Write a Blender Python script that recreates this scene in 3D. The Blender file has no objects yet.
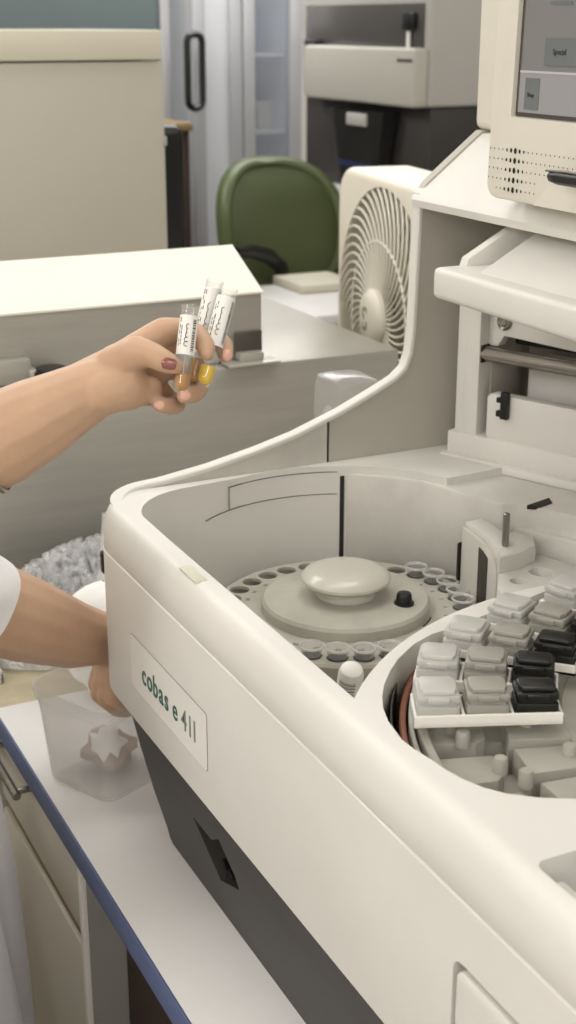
import bpy, bmesh, math, random
from mathutils import Matrix, Vector
R = math.radians
PI = math.pi
random.seed(7)
scene = bpy.context.scene
COL = scene.collection

# ------------------------------------------------------------------ camera model
# world: counter top is z = 0, x runs along the front of the analyzer, y goes to its back
CAM = Vector((0, 0, .84))
F_PX, PITCH, AZ = 1400.0, R(19.3), R(26.0)
_fh = Vector((-math.cos(AZ), math.sin(AZ), 0))
_rt = Vector((math.sin(AZ), math.cos(AZ), 0))
_fw = _fh*math.cos(PITCH) - Vector((0, 0, 1))*math.sin(PITCH)
_up = _fh*math.sin(PITCH) + Vector((0, 0, 1))*math.cos(PITCH)

def ray(u, v): return _fw + _rt*((u-288)/F_PX) - _up*((v-512)/F_PX)
def onX(u, v, x): d = ray(u, v); return CAM + d*(x/d.x)
def onY(u, v, y): d = ray(u, v); return CAM + d*(y/d.y)
def onZ(u, v, z): d = ray(u, v); return CAM + d*((z-CAM.z)/d.z)
def atD(u, v, dist): return CAM + ray(u, v)*dist
def onP(u, v, p, n):
    d = ray(u, v); return CAM + d*((Vector(p)-CAM).dot(n)/d.dot(n))

cd = bpy.data.cameras.new('camera'); cam = bpy.data.objects.new('camera', cd); COL.objects.link(cam)
cd.sensor_fit = 'VERTICAL'; cd.sensor_height = 36; cd.sensor_width = 36
cd.lens = 36*F_PX/1024; cd.clip_start = .02; cd.clip_end = 50
cam.matrix_world = Matrix((( _rt.x, _up.x, -_fw.x, CAM.x), (_rt.y, _up.y, -_fw.y, CAM.y), (_rt.z, _up.z, -_fw.z, CAM.z), (0, 0, 0, 1)))
cd.dof.use_dof = True; cd.dof.focus_distance = 1.25; cd.dof.aperture_fstop = 10
scene.camera = cam

# ------------------------------------------------------------------ materials
def s2l(c):
    c /= 255.0
    return c/12.92 if c <= .04045 else ((c+.055)/1.055)**2.4
def rgb(r, g, b): return (s2l(r), s2l(g), s2l(b), 1)

def mat(name, col, rough=.5, metal=0, var=0.0, scale=12, bump=0.0, bscale=200, col2=None, trans=0, ior=1.45, coat=0, emit=None, estr=0, sss=0, stretch=None):
    m = bpy.data.materials.new(name); m.use_nodes = True
    nt = m.node_tree; b = nt.nodes['Principled BSDF']
    b.inputs['Base Color'].default_value = col
    b.inputs['Roughness'].default_value = rough
    b.inputs['Metallic'].default_value = metal
    b.inputs['IOR'].default_value = ior
    b.inputs['Transmission Weight'].default_value = trans
    b.inputs['Coat Weight'].default_value = coat
    if sss:
        b.inputs['Subsurface Weight'].default_value = sss
        b.inputs['Subsurface Radius'].default_value = (.012, .005, .003)
        b.inputs['Subsurface Scale'].default_value = 1.0
    if emit:
        b.inputs['Emission Color'].default_value = emit; b.inputs['Emission Strength'].default_value = estr
    tc = None
    if var or col2 or bump:
        tc = nt.nodes.new('ShaderNodeTexCoord'); mp = nt.nodes.new('ShaderNodeMapping')
        nt.links.new(tc.outputs['Object'], mp.inputs['Vector'])
        if stretch: mp.inputs['Scale'].default_value = stretch
    if var or col2:
        n = nt.nodes.new('ShaderNodeTexNoise'); n.inputs['Scale'].default_value = scale
        n.inputs['Detail'].default_value = 6; n.inputs['Roughness'].default_value = .6
        nt.links.new(mp.outputs[0], n.inputs['Vector'])
        r = nt.nodes.new('ShaderNodeValToRGB')
        c2 = col2 or tuple(list(max(0, c*(1-var)) for c in col[:3])+[1])
        r.color_ramp.elements[0].position = .38; r.color_ramp.elements[1].position = .62
        r.color_ramp.elements[0].color = c2; r.color_ramp.elements[1].color = col
        nt.links.new(n.outputs['Fac'], r.inputs['Fac']); nt.links.new(r.outputs['Color'], b.inputs['Base Color'])
    if bump:
        n2 = nt.nodes.new('ShaderNodeTexNoise'); n2.inputs['Scale'].default_value = bscale; n2.inputs['Detail'].default_value = 3
        nt.links.new(mp.outputs[0], n2.inputs['Vector'])
        bp = nt.nodes.new('ShaderNodeBump'); bp.inputs['Strength'].default_value = bump; bp.inputs['Distance'].default_value = .002
        nt.links.new(n2.outputs['Fac'], bp.inputs['Height']); nt.links.new(bp.outputs['Normal'], b.inputs['Normal'])
    return m

def clear(name, col, alpha, rough=.15, tl=.5):
    """thin clear / translucent plastic: see-through share + translucent body + gloss"""
    m = bpy.data.materials.new(name); m.use_nodes = True; nt = m.node_tree
    for n in list(nt.nodes): nt.nodes.remove(n)
    out = nt.nodes.new('ShaderNodeOutputMaterial')
    tr = nt.nodes.new('ShaderNodeBsdfTransparent'); tr.inputs[0].default_value = (1, 1, 1, 1)
    df = nt.nodes.new('ShaderNodeBsdfDiffuse'); df.inputs[0].default_value = col
    ts = nt.nodes.new('ShaderNodeBsdfTranslucent'); ts.inputs[0].default_value = col
    gl = nt.nodes.new('ShaderNodeBsdfGlossy'); gl.inputs['Roughness'].default_value = rough
    m1 = nt.nodes.new('ShaderNodeMixShader'); m1.inputs[0].default_value = tl
    m2 = nt.nodes.new('ShaderNodeMixShader'); m2.inputs[0].default_value = alpha
    m3 = nt.nodes.new('ShaderNodeMixShader')
    lw = nt.nodes.new('ShaderNodeLayerWeight'); lw.inputs[0].default_value = .5
    pw = nt.nodes.new('ShaderNodeMath'); pw.operation = 'POWER'; pw.inputs[1].default_value = 3.0
    fr = nt.nodes.new('ShaderNodeMath'); fr.operation = 'MULTIPLY_ADD'; fr.inputs[1].default_value = .42; fr.inputs[2].default_value = .035
    nt.links.new(lw.outputs['Facing'], pw.inputs[0]); nt.links.new(pw.outputs[0], fr.inputs[0])
    L = nt.links.new
    L(df.outputs[0], m1.inputs[1]); L(ts.outputs[0], m1.inputs[2])
    L(tr.outputs[0], m2.inputs[1]); L(m1.outputs[0], m2.inputs[2])
    L(fr.outputs[0], m3.inputs[0]); L(m2.outputs[0], m3.inputs[1]); L(gl.outputs[0], m3.inputs[2]); L(m3.outputs[0], out.inputs[0])
    return m

M = {}
M['white'] = mat('analyzer_white', rgb(220, 217, 210), .50, var=.025, scale=9)
M['deckwhite'] = mat('deck_cream_worn', rgb(211, 208, 200), .45, var=.10, scale=16)
M['wall'] = mat('well_wall_worn', rgb(202, 199, 190), .5, var=.12, scale=14)
M['panelgrey'] = mat('inner_panel_grey', rgb(182, 177, 166), .5, var=.05, scale=8)
M['disk'] = mat('sample_disk_grey_beige', rgb(189, 186, 174), .42, var=.12, scale=22)
M['knob'] = mat('disk_knob', rgb(204, 200, 188), .3, var=.05, scale=10, coat=.3)
M['reag'] = mat('reagent_disk_grey', rgb(166, 163, 152), .45, var=.06, scale=18)
M['base'] = mat('charcoal_base', rgb(55, 52, 49), .5, var=.08, scale=20, bump=.1, bscale=500)
M['black'] = mat('black_plastic', rgb(22, 21, 20), .35)
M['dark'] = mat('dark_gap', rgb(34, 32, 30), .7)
M['steel'] = mat('stainless_steel', rgb(190, 187, 178), .40, metal=.65, var=.08, scale=6, stretch=(1, 1, 12))
M['steelrod'] = mat('steel_rod', rgb(150, 146, 138), .25, metal=.9)
M['steeldk'] = mat('steel_dark', rgb(96, 92, 86), .4, metal=.7)
M['cream'] = mat('cream_lid', rgb(232, 229, 216), .5, var=.03, scale=5)
M['cab'] = mat('cabinet_beige_grey', rgb(178, 172, 158), .5, var=.02, scale=4)
M['cabtop'] = mat('cabinet_top_beige', rgb(204, 198, 180), .5)
M['bluegrey'] = mat('panel_blue_grey', rgb(84, 95, 95), .6)
M['worktop'] = mat('white_laminate', rgb(222, 220, 217), .35, var=.03, scale=14)
M['blue'] = mat('blue_edge_band', rgb(84, 96, 130), .5)
M['drawer'] = mat('drawer_front_beige', rgb(196, 190, 176), .5)
M['drawerw'] = mat('drawer_front_white', rgb(224, 220, 212), .45)
M['greyside'] = mat('grey_side_panel', rgb(140, 138, 132), .6)
M['wood'] = mat('dark_brown_wood', rgb(62, 44, 34), .55, var=.3, scale=14, stretch=(6, 6, 1))
M['tan'] = mat('tan_edge', rgb(134, 112, 78), .6)
M['stone'] = mat('beige_counter', rgb(190, 178, 150), .5, var=.15, scale=30)
M['skin'] = mat('skin', rgb(192, 157, 129), .5, var=.05, scale=28, bump=.10, bscale=260, sss=.15)
M['nail'] = mat('nail_varnish', rgb(140, 82, 72), .15, coat=1)
M['nailtip'] = mat('nail_pale', rgb(226, 176, 156), .2, coat=.6)
M['hair'] = mat('hair_dark', rgb(38, 28, 22), .5, bump=.5, bscale=300, stretch=(8, 8, 1))
M['coat'] = mat('coat_white', rgb(226, 225, 224), .8, bump=.15, bscale=700)
M['trouser'] = mat('trousers_navy', rgb(44, 46, 58), .8)
M['glass'] = clear('tube_plastic', (.95, .96, .93, 1), .06, .05, .5)
M['cupclear'] = clear('cup_plastic', (.86, .86, .82, 1), .10, .06, .3)
M['cuprim'] = clear('cup_rim_plastic', (.90, .90, .87, 1), .55, .06, .3)
M['tub'] = clear('tub_plastic', (.80, .77, .74, 1), .24, .25, .5)
M['jug'] = clear('jug_plastic', (.70, .68, .68, 1), .2, .2, .5)
M['bottle'] = clear('bottle_translucent', (.74, .73, .69, 1), .80, .3, .35)
M['bag'] = clear('clear_bag', (.95, .95, .95, 1), .42, .08, .5)
M['cuv'] = clear('clear_cuvettes', (1, 1, 1, 1), .34, .05, .5)
M['urine'] = mat('yellow_sample', rgb(238, 196, 10), .15, trans=.12, ior=1.33)
M['amber'] = mat('amber_sample', rgb(190, 132, 24), .15, trans=.12, ior=1.33)
M['label'] = mat('paper_label', rgb(238, 236, 230), .6)
M['ink'] = mat('black_ink', rgb(38, 38, 40), .6)
M['inkgreen'] = mat('dark_green_lettering', rgb(52, 92, 84), .5)
M['inkgrey'] = mat('grey_green_lettering', rgb(112, 124, 112), .5)
M['greybottle'] = mat('grey_bottle', rgb(150, 147, 138), .4)
M['pack'] = mat('pack_tray_white', rgb(236, 233, 224), .35)
M['red'] = mat('brown_red_ring', rgb(150, 96, 76), .5)
M['paper'] = mat('tissue_white', rgb(240, 238, 234), .9, bump=.3, bscale=60)
M['chair'] = mat('green_vinyl', rgb(84, 94, 58), .42, bump=.2, bscale=400)
M['fan'] = mat('fan_cream', rgb(228, 222, 206), .42)
M['fandark'] = mat('fan_dark_inside', rgb(44, 40, 34), .7)
M['fanblade'] = mat('fan_blade', rgb(150, 142, 124), .5)
M['bgbody'] = mat('instrument_grey', rgb(176, 173, 167), .5)
M['bgflap'] = mat('instrument_flap', rgb(182, 179, 169), .5)
M['bgwin'] = mat('smoked_window', rgb(84, 80, 78), .2)
M['bgdark'] = mat('instrument_base', rgb(54, 50, 48), .6)
M['frame'] = mat('fridge_frame', rgb(168, 168, 170), .4, metal=.3)
M['framew'] = mat('fridge_panel_pale', rgb(206, 206, 206), .4)
M['fglass'] = clear('fridge_glass', (.62, .66, .74, 1), .22, .05, .2)
M['frost'] = clear('fridge_frosted', (.84, .85, .87, 1), .72, .1, .3)
M['fridgein'] = mat('fridge_inside', rgb(196, 200, 208), .5)
M['bottleblue'] = mat('blue_bottle', rgb(92, 112, 160), .4)
M['wallpaint'] = mat('wall_paint', rgb(226, 222, 216), .8)
M['ceil'] = mat('ceiling_white', rgb(236, 234, 228), .9)
M['floor'] = mat('floor_grey', rgb(150, 142, 130), .45, var=.08, scale=10)
M['monitor'] = mat('monitor_cream', rgb(222, 217, 203), .5, var=.02, scale=6, bump=.05, bscale=900)
M['screen'] = mat('screen_grey', rgb(118, 117, 115), .2, emit=rgb(118, 117, 115), estr=.22)
M['screenlow'] = mat('screen_light', rgb(140, 138, 138), .2, emit=rgb(140, 138, 138), estr=.24)
M['screenbtn'] = mat('screen_button', rgb(104, 108, 108), .2, emit=rgb(104, 108, 108), estr=.2)
M['screenline'] = mat('screen_line', rgb(172, 170, 170), .2, emit=rgb(172, 170, 170), estr=.25)
M['screendk'] = mat('screen_border', rgb(78, 75, 72), .3)
M['tag'] = mat('rim_tag', rgb(206, 202, 182), .4)
M['lampm'] = mat('lamp_diffuser', rgb(250, 248, 240), .5, emit=(1, .97, .9, 1), estr=3)
M['bluebag'] = mat('dark_bin_plastic', rgb(26, 24, 24), .5)
M['bluestripe'] = mat('bin_blue_stripe', rgb(36, 50, 88), .5)

# ------------------------------------------------------------------ mesh builder
class MB:
    def __init__(s): s.bm = bmesh.new()
    def faces(s, V, Fs, Mx=None):
        vs = [s.bm.verts.new((Mx @ Vector(v)) if Mx else Vector(v)) for v in V]
        for f in Fs:
            try: s.bm.faces.new([vs[i] for i in f])
            except ValueError: pass
        return s
    def _merge(s, b2, Mx):
        me = bpy.data.meshes.new('tmp'); b2.to_mesh(me); b2.free()
        if Mx: me.transform(Mx)
        s.bm.from_mesh(me); bpy.data.meshes.remove(me)
    def box(s, lo, hi, Mx=None, bev=0, seg=2):
        b = bmesh.new(); bmesh.ops.create_cube(b, size=1)
        c = [(lo[i]+hi[i])/2 for i in range(3)]; d = [abs(hi[i]-lo[i]) for i in range(3)]
        for v in b.verts: v.co = Vector((c[0]+v.co.x*d[0], c[1]+v.co.y*d[1], c[2]+v.co.z*d[2]))
        if bev: bmesh.ops.bevel(b, geom=b.edges[:], offset=min(bev, min(d)*.45), segments=seg, profile=.5, affect='EDGES')
        s._merge(b, Mx); return s
    def prism(s, poly, z0, z1, Mx=None, bev=0, seg=2, bevall=False):
        """polygon in local xy extruded along local z"""
        b = bmesh.new(); n = len(poly)
        lo = [b.verts.new((p[0], p[1], z0)) for p in poly]; hi = [b.verts.new((p[0], p[1], z1)) for p in poly]
        b.faces.new(lo[::-1]); b.faces.new(hi)
        for i in range(n): b.faces.new((lo[i], lo[(i+1) % n], hi[(i+1) % n], hi[i]))
        bmesh.ops.recalc_face_normals(b, faces=b.faces[:])
        if bev:
            es = b.edges[:] if bevall else [e for e in b.edges if abs(e.verts[0].co.z-e.verts[1].co.z) < 1e-6]
            bmesh.ops.bevel(b, geom=es, offset=bev, segments=seg, profile=.5, affect='EDGES', clamp_overlap=True)
        s._merge(b, Mx); return s
    def loft(s, rings, Mx=None, cap=(True, True), closed=True):
        n = len(rings[0]); V = [p for r in rings for p in r]; Fs = []
        for k in range(len(rings)-1):
            for i in range(n if closed else n-1):
                j = (i+1) % n
                Fs.append((k*n+i, k*n+j, (k+1)*n+j, (k+1)*n+i))
        if closed:
            if cap[0]: Fs.append(tuple(range(n))[::-1])
            if cap[1]: Fs.append(tuple((len(rings)-1)*n+i for i in range(n)))
        return s.faces(V, Fs, Mx)
    def lathe(s, prof, Mx=None, n=32, a0=0, a1=2*PI):
        full = abs(a1-a0-2*PI) < 1e-6; m = n if full else n+1
        V = []; Fs = []
        for r, z in prof:
            for i in range(m):
                a = a0+(a1-a0)*i/n; V.append((r*math.cos(a), r*math.sin(a), z))
        for k in range(len(prof)-1):
            for i in range(m if full else m-1):
                j = (i+1) % m
                Fs.append((k*m+i, k*m+j, (k+1)*m+j, (k+1)*m+i))
        t = MB(); t.faces(V, Fs)
        bmesh.ops.remove_doubles(t.bm, verts=t.bm.verts[:], dist=1e-6)
        s._merge(t.bm, Mx); return s
    def cyl(s, p0, p1, r0, r1=None, n=20, bev=0):
        p0, p1 = Vector(p0), Vector(p1); d = p1-p0; L = d.length
        Mx = Matrix.Translation(p0) @ d.to_track_quat('Z', 'Y').to_matrix().to_4x4()
        r1 = r0 if r1 is None else r1
        pr = [(0, 0), (r0-bev, 0)] + ([(r0, bev), (r1, L-bev)] if bev else [(r1, L)]) + ([(r1-bev, L)] if bev else []) + [(0, L)]
        return s.lathe(pr, Mx, n)
    def tube(s, pts, r, n=10, cap=True, flat=1.0):
        pts = [Vector(p) for p in pts]; rr = r if isinstance(r, (list, tuple)) else [r]*len(pts)
        rings = []; up = None
        for i, p in enumerate(pts):
            t = (pts[min(i+1, len(pts)-1)]-pts[max(i-1, 0)]).normalized()
            if up is None:
                up = Vector((0, 0, 1)) if abs(t.z) < .9 else Vector((1, 0, 0))
            x = t.cross(up).normalized(); up = x.cross(t).normalized()
            rings.append([p+(x*math.cos(2*PI*k/n)+up*math.sin(2*PI*k/n)*flat)*rr[i] for k in range(n)])
        return s.loft(rings, None, (cap, cap))
    def ball(s, c, r, sub=3, sc=(1, 1, 1), Mx=None):
        b = bmesh.new(); bmesh.ops.create_icosphere(b, subdivisions=sub, radius=1)
        for v in b.verts: v.co = Vector((c[0]+v.co.x*r*sc[0], c[1]+v.co.y*r*sc[1], c[2]+v.co.z*r*sc[2]))
        s._merge(b, Mx); return s
    def build(s, name, m, parent=None, smooth=35, local=False):
        bmesh.ops.recalc_face_normals(s.bm, faces=s.bm.faces[:])
        me = bpy.data.meshes.new(name); s.bm.to_mesh(me); s.bm.free()
        return link(name, me, m, parent, smooth, local)

def link(name, me, m, parent=None, smooth=35, local=False):
    me.name = name
    me.materials.clear(); me.materials.append(M[m] if isinstance(m, str) else m)
    if smooth:
        me.polygons.foreach_set('use_smooth', [True]*len(me.polygons)); me.set_sharp_from_angle(angle=R(smooth))
    o = bpy.data.objects.new(name, me); COL.objects.link(o)
    if parent is not None:
        o.parent = parent
        if not local:                       # built in world coordinates: undo the thing's own placement
            top = parent
            while top.parent: top = top.parent
            if parent is top: o.matrix_basis = top.matrix_basis.inverted()
    return o

def tag(o, label=None, cat=None, group=None, kind=None):
    if label: o['label'] = label
    if cat: o['category'] = cat
    if group: o['group'] = group
    if kind: o['kind'] = kind
    return o
def thing(name, label, cat, loc=(0, 0, 0), group=None, rotz=0):
    o = bpy.data.objects.new(name, None); COL.objects.link(o); o.empty_display_size = .05
    o.location = loc; o.rotation_euler = (0, 0, rotz)
    o.matrix_basis = Matrix.Translation(Vector(loc)) @ Matrix.Rotation(rotz, 4, 'Z')
    return tag(o, label, cat, group)
def copy_tree(o, parent=None):
    c = o.copy(); COL.objects.link(c)
    if parent: c.parent = parent
    for ch in list(o.children): copy_tree(ch, c)
    return c

def modapply(o, setup):
    setup(o)
    dg = bpy.context.evaluated_depsgraph_get(); dg.update()
    me = bpy.data.meshes.new_from_object(o.evaluated_get(dg))
    o.modifiers.clear(); o.data = me
    return o
def cut(o, mbs, smooth=35):
    cs = []
    for mb in mbs:
        bmesh.ops.recalc_face_normals(mb.bm, faces=mb.bm.faces[:])
        me = bpy.data.meshes.new('cutter'); mb.bm.to_mesh(me); mb.bm.free()
        c = bpy.data.objects.new('cutter', me); COL.objects.link(c); cs.append(c)
        if o.parent: c.parent = o.parent; c.matrix_basis = o.matrix_basis.copy()
    def st(o):
        for c in cs:
            md = o.modifiers.new('cut', 'BOOLEAN'); md.operation = 'DIFFERENCE'; md.solver = 'EXACT'; md.object = c
    modapply(o, st)
    for c in cs: bpy.data.objects.remove(c)
    o.data.polygons.foreach_set('use_smooth', [True]*len(o.data.polygons)); o.data.set_sharp_from_angle(angle=R(smooth))
    return o

def rrect(x0, x1, y0, y1, r, n=6, rs=None):
    """rounded rectangle; rs = radii of the corners (x0y0, x1y0, x1y1, x0y1)"""
    rs = rs or (r, r, r, r); out = []
    for (cx, cy, a, rr) in ((x0, y0, PI, rs[0]), (x1, y0, 1.5*PI, rs[1]), (x1, y1, 0, rs[2]), (x0, y1, .5*PI, rs[3])):
        px = cx+rr if cx == x0 else cx-rr; py = cy+rr if cy == y0 else cy-rr
        if rr < 1e-6: out.append((cx, cy)); continue
        for i in range(n+1):
            t = a+PI/2*i/n; out.append((px+rr*math.cos(t), py+rr*math.sin(t)))
    return out
def arc(cx, cy, r, a0, a1, n=12): return [(cx+r*math.cos(R(a0+(a1-a0)*i/n)), cy+r*math.sin(R(a0+(a1-a0)*i/n))) for i in range(n+1)]
def frame_m(o, x, y, z):
    x, y, z = Vector(x), Vector(y), Vector(z)
    return Matrix(((x.x, y.x, z.x, o[0]), (x.y, y.y, z.y, o[1]), (x.z, y.z, z.z, o[2]), (0, 0, 0, 1)))
XZ = frame_m((0, 0, 0), (1, 0, 0), (0, 0, 1), (0, -1, 0))      # local xy -> world xz, extruding to -y
YZ = frame_m((0, 0, 0), (0, 1, 0), (0, 0, 1), (1, 0, 0))       # local xy -> world yz, extruding to +x
def text_mesh(txt, size, shear=0, bold=0.0):
    cu = bpy.data.curves.new('text', 'FONT'); cu.body = txt; cu.size = size; cu.offset = bold; cu.extrude = .0003
    o = bpy.data.objects.new('text', cu); COL.objects.link(o)
    dg = bpy.context.evaluated_depsgraph_get(); dg.update()
    me = bpy.data.meshes.new_from_object(o.evaluated_get(dg)); bpy.data.objects.remove(o); bpy.data.curves.remove(cu)
    return me

# ------------------------------------------------------------------ the analyzer
AN = thing('lab_analyzer', 'large cream white benchtop laboratory analyzer with open sample disk, reagent disk and touch screen', 'analyzer', (-.9, .8, 0))
SC, SR = (-1.189, .647), .166            # sample disk centre, well radius
RC, RR = (-.655, .777), .315            # reagent disk centre, radius
CC, CR = (-.605, .715), .338            # collar round the reagent disk
#             # reagent disk centre, well radius
TOP = .364

def rr_ring(ins, z, r=.062):
    return [(x, y, z) for x, y in rrect(-1.372+ins, -.20, .428+ins, 1.28, r, 8, rs=(max(r-ins, .004), .004, .02, .02))]
mb = MB()
mb.loft([rr_ring(i, z) for i, z in ((.012, .149), (.003, .151), (0, .157), (0, .3155), (.0016, .3165), (.0006, .3178), (.0012, .338), (.0032, .351), (.0065, .3585), (.0105, .3625), (.015, TOP))])
housing = mb.build('housing', 'white', AN, 40)
well = ([(-1.20, .456)] + arc(-1.262, .536, .08, -100, -172, 8) +
        arc(SC[0], SC[1], .166, 196, 110, 14) + [(-1.26, .98), (-.99, .98), (-.955, .84)] + arc(CC[0], CC[1], CR, 166, 229, 18) + [(-.822, .456)])
ax, ay = well[-2]
c1 = MB().prism(well, .205, .5)
edge_px = ((452, 629), (432, 635), (414, 645), (398, 660), (390, 672), (384, 686), (382, 698), (383, 709), (388, 722), (402, 741), (415, 751), (430, 760), (446, 771), (462, 780), (484, 789), (507, 795), (540, 799), (576, 800), (640, 797))
hole_edge = [tuple(onZ(u, v, TOP-.001))[:2] for u, v in edge_px]
c2 = MB().prism([(-.50, 1.0), (-.86, 1.0)] + [(CC[0]+.328*math.cos(R(a)), CC[1]+.328*math.sin(R(a))) for a in (150, 160, 170, 180)] + hole_edge + [(-.45, .56), (-.35, .62), (-.30, .70), (-.30, 1.0)], .205, .5)
c3 = MB().prism(rrect(-.585, -.30, .449, .60, .008, 4), .300, .5)                 # slot beside the reagent disk
c4 = MB().prism(rrect(-.634, -.25, .140, .272, .010, 5), -.445, -.4215, XZ)         # shallow recess of the front door
cut(housing, [c1, c2, c3, c4], 40)
MB().prism(rrect(-.6295, -.25, .156, .266, .008, 5), -.445, -.4275, XZ, bev=.002).build('front_door', 'white', AN)
MB().prism(rrect(-.580, -.32, .4525, .468, .003, 4), .301, .350, bev=.002).build('slot_insert', 'white', AN)
MB().box((-.583, .470, .2995), (-.32, .596, .303)).build('slot_dark', 'dark', AN)  # dark plate added so the inside of the slot reads dark
MB().prism(rrect(-1.127, -1.085, .4370, .4490, .003, 4), TOP-.002, TOP+.0008, bev=.0006).build('status_lamp', 'tag', AN)

# charcoal base: leans back towards the foot
def base_ring(z, t):
    return [(x, y, z) for x, y in rrect(-1.345+.062*t, -.26, .441+.022*t, 1.2, .05, 6, rs=(.05, .01, .02, .02))]
b = MB().loft([base_ring(z, t) for z, t in ((0, 1), (.012, .93), (.05, .62), (.10, .28), (.15, 0))]).build('base', 'base', AN, 40)
tri = [(-1.136, .092), (-1.082, .048), (-1.030, .070), (-1.036, .082), (-1.066, .106), (-1.089, .092)]
cut(b, [MB().prism(tri, -.50, -.40, XZ)], 40)
MB().prism([(-1.128, .088), (-1.082, .052), (-1.040, .070), (-1.066, .100), (-1.089, .090)], -.4995, -.494, XZ).build('recess_dark', 'black', AN)  # black plate added at the back to darken the recess
for u, v, r_ in ((221, 868, .0105), (229, 881, .0105)):
    q = onY(u, v, .462)
    MB().lathe([(0, 0), (r_*.6, .001), (r_, -.001), (r_, -.03), (0, -.03)], Matrix.Translation(q) @ Matrix.Rotation(PI/2, 4, 'X'), 22).build('socket_cap', 'black', AN)
# left side profile panel, in two pieces with the seam between them
def prof(y):
    T = [(.455, .360), (.475, .3645), (.497, .367), (.567, .377), (.625, .389), (.672, .401), (.729, .421), (.775, .441), (.80, .453), (.812, .463), (.819, .480), (.822, .51), (.826, .66)]
    for (a, za), (c, zc) in zip(T, T[1:]):
        if a <= y <= c: return za+(zc-za)*(y-a)/(c-a)
def side_path(y0, y1, ys):
    return [(-1.372, y) for y in ys if y0 <= y <= y1]
def profile_wall(pts, th, over, z0=.33):
    """upright wall along plan points (x, y, ztop, inward normal)"""
    rings = []
    for x, y, z, nx, ny in pts:
        rings.append([Vector((x+nx*o, y+ny*o, zz)) for o, zz in ((-over, z0), (-over, z-.0015), (-over+.0015, z), (th+over-.0015, z), (th+over, z-.0015), (th+over, z0))])
    return rings
ccx, ccy, crr = -1.310, .490, .062
TH = .0125
P1 = []
for a in (258, 250, 242, 234, 226, 218, 210, 202, 194, 187, 180):
    tt = (258-a)/78; ins = .0135*(1-tt)**1.5
    P1.append((ccx+(crr-ins)*math.cos(R(a)), ccy+(crr-ins)*math.sin(R(a)), .3632+.0043*tt, -math.cos(R(a)), -math.sin(R(a))))
ysA = [.51, .53, .55, .567, .6, .625, .65, .672, .70, .7125]
PA = P1+[(-1.372, y, prof(y), 1, 0) for y in ysA]
ysB = [.7155, .729, .75, .775, .79, .80, .808, .812, .816, .819, .8205, .822, .824, .826]
PB = [(-1.372, y, prof(y), 1, 0) for y in ysB]
MB().loft(profile_wall([(x, y, z-.003, a, b) for x, y, z, a, b in PA], TH, 0)).build('side_panel', 'wall', AN)
MB().prism([(.7155, .33)]+[(y, prof(y)-.002) for y in ysB]+[(.836, .672), (.905, .725), (1.25, .725), (1.25, .33)], -1.372, -1.372+TH, YZ).build('side_panel', 'panelgrey', AN)
MB().box((-1.371, .711, .34), (-1.361, .717, .414)).build('panel_seam', 'dark', AN)
rings = []
PT = PA[:-1]+[(-1.372, .714, prof(.714), 1, 0)]+PB[1:]
for i, (x, y, z, nx, ny) in enumerate(PT):
    q0, q1 = PT[max(i-1, 0)], PT[min(i+1, len(PT)-1)]
    hz = math.hypot(q1[0]-q0[0], q1[1]-q0[1]); t2 = Vector((hz, q1[2]-q0[2])).normalized()
    tx, ty = (q1[0]-q0[0])/hz, (q1[1]-q0[1])/hz
    N = Vector((-tx*t2.y, -ty*t2.y, t2.x)); I = Vector((nx, ny, 0)); p = Vector((x, y, z))
    g_ = min(1, .08+i/9)
    rings.append([p+I*o+N*h for o, h in ((-.0022*g_, -.008), (-.0022*g_, -.0005), (-.0008, .0008*g_), (TH, .0008*g_), (TH+.0012, -.0005), (TH+.0012, -.004))])
MB().loft(rings).build('edge_trim', 'white', AN)
# curved liner of the sample well, with the access strip near its top
L = MB()
def wallarc(r0, r1, a0, a1, z0, z1, n=28):
    o = arc(SC[0], SC[1], r1, a0, a1, n); i = arc(SC[0], SC[1], r0, a1, a0, n); L.prism(o+i, z0, z1, bev=.0008, seg=1)
for a0, a1, z in ((203, 155.5, .3563), (218, 155.5, .3300)):
    L.lathe([(.1653, z), (.1653, z+.0008), (.1665, z+.0008), (.1665, z), (.1653, z)], Matrix.Translation((SC[0], SC[1], 0)), 40, R(a1), R(a0))
L.lathe([(.1653, .330), (.1653, .357), (.1665, .357), (.1665, .330), (.1653, .330)], Matrix.Translation((SC[0], SC[1], 0)), 1, R(202.8), R(203.1))
L.build('wall_seam', 'steeldk', AN, 0)
MB().prism([(-1.349, .716), (-1.341, .716), (-1.335, .7225), (-1.343, .727)], .25, .352).build('wall_gap', 'dark', AN)
# sample disk
D = MB(); sx, sy = SC
D.lathe([(0, .2565), (.137, .2565), (.137, .238), (.1405, .238), (.1415, .241), (.1415, .2575), (.139, .260), (0, .260)], Matrix.Translation((sx, sy, 0)), 96)
disk = D.build('sample_disk', 'disk', AN, 30)
hc = MB()
r_hole = .0107
HOLES = [2*PI*(k+.35)/30 for k in range(30)]
for a in HOLES: hc.cyl((sx+.123*math.cos(a), sy+.123*math.sin(a), .23), (sx+.123*math.cos(a), sy+.123*math.sin(a), .28), r_hole, n=20)
cut(disk, [hc], 30)
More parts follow.
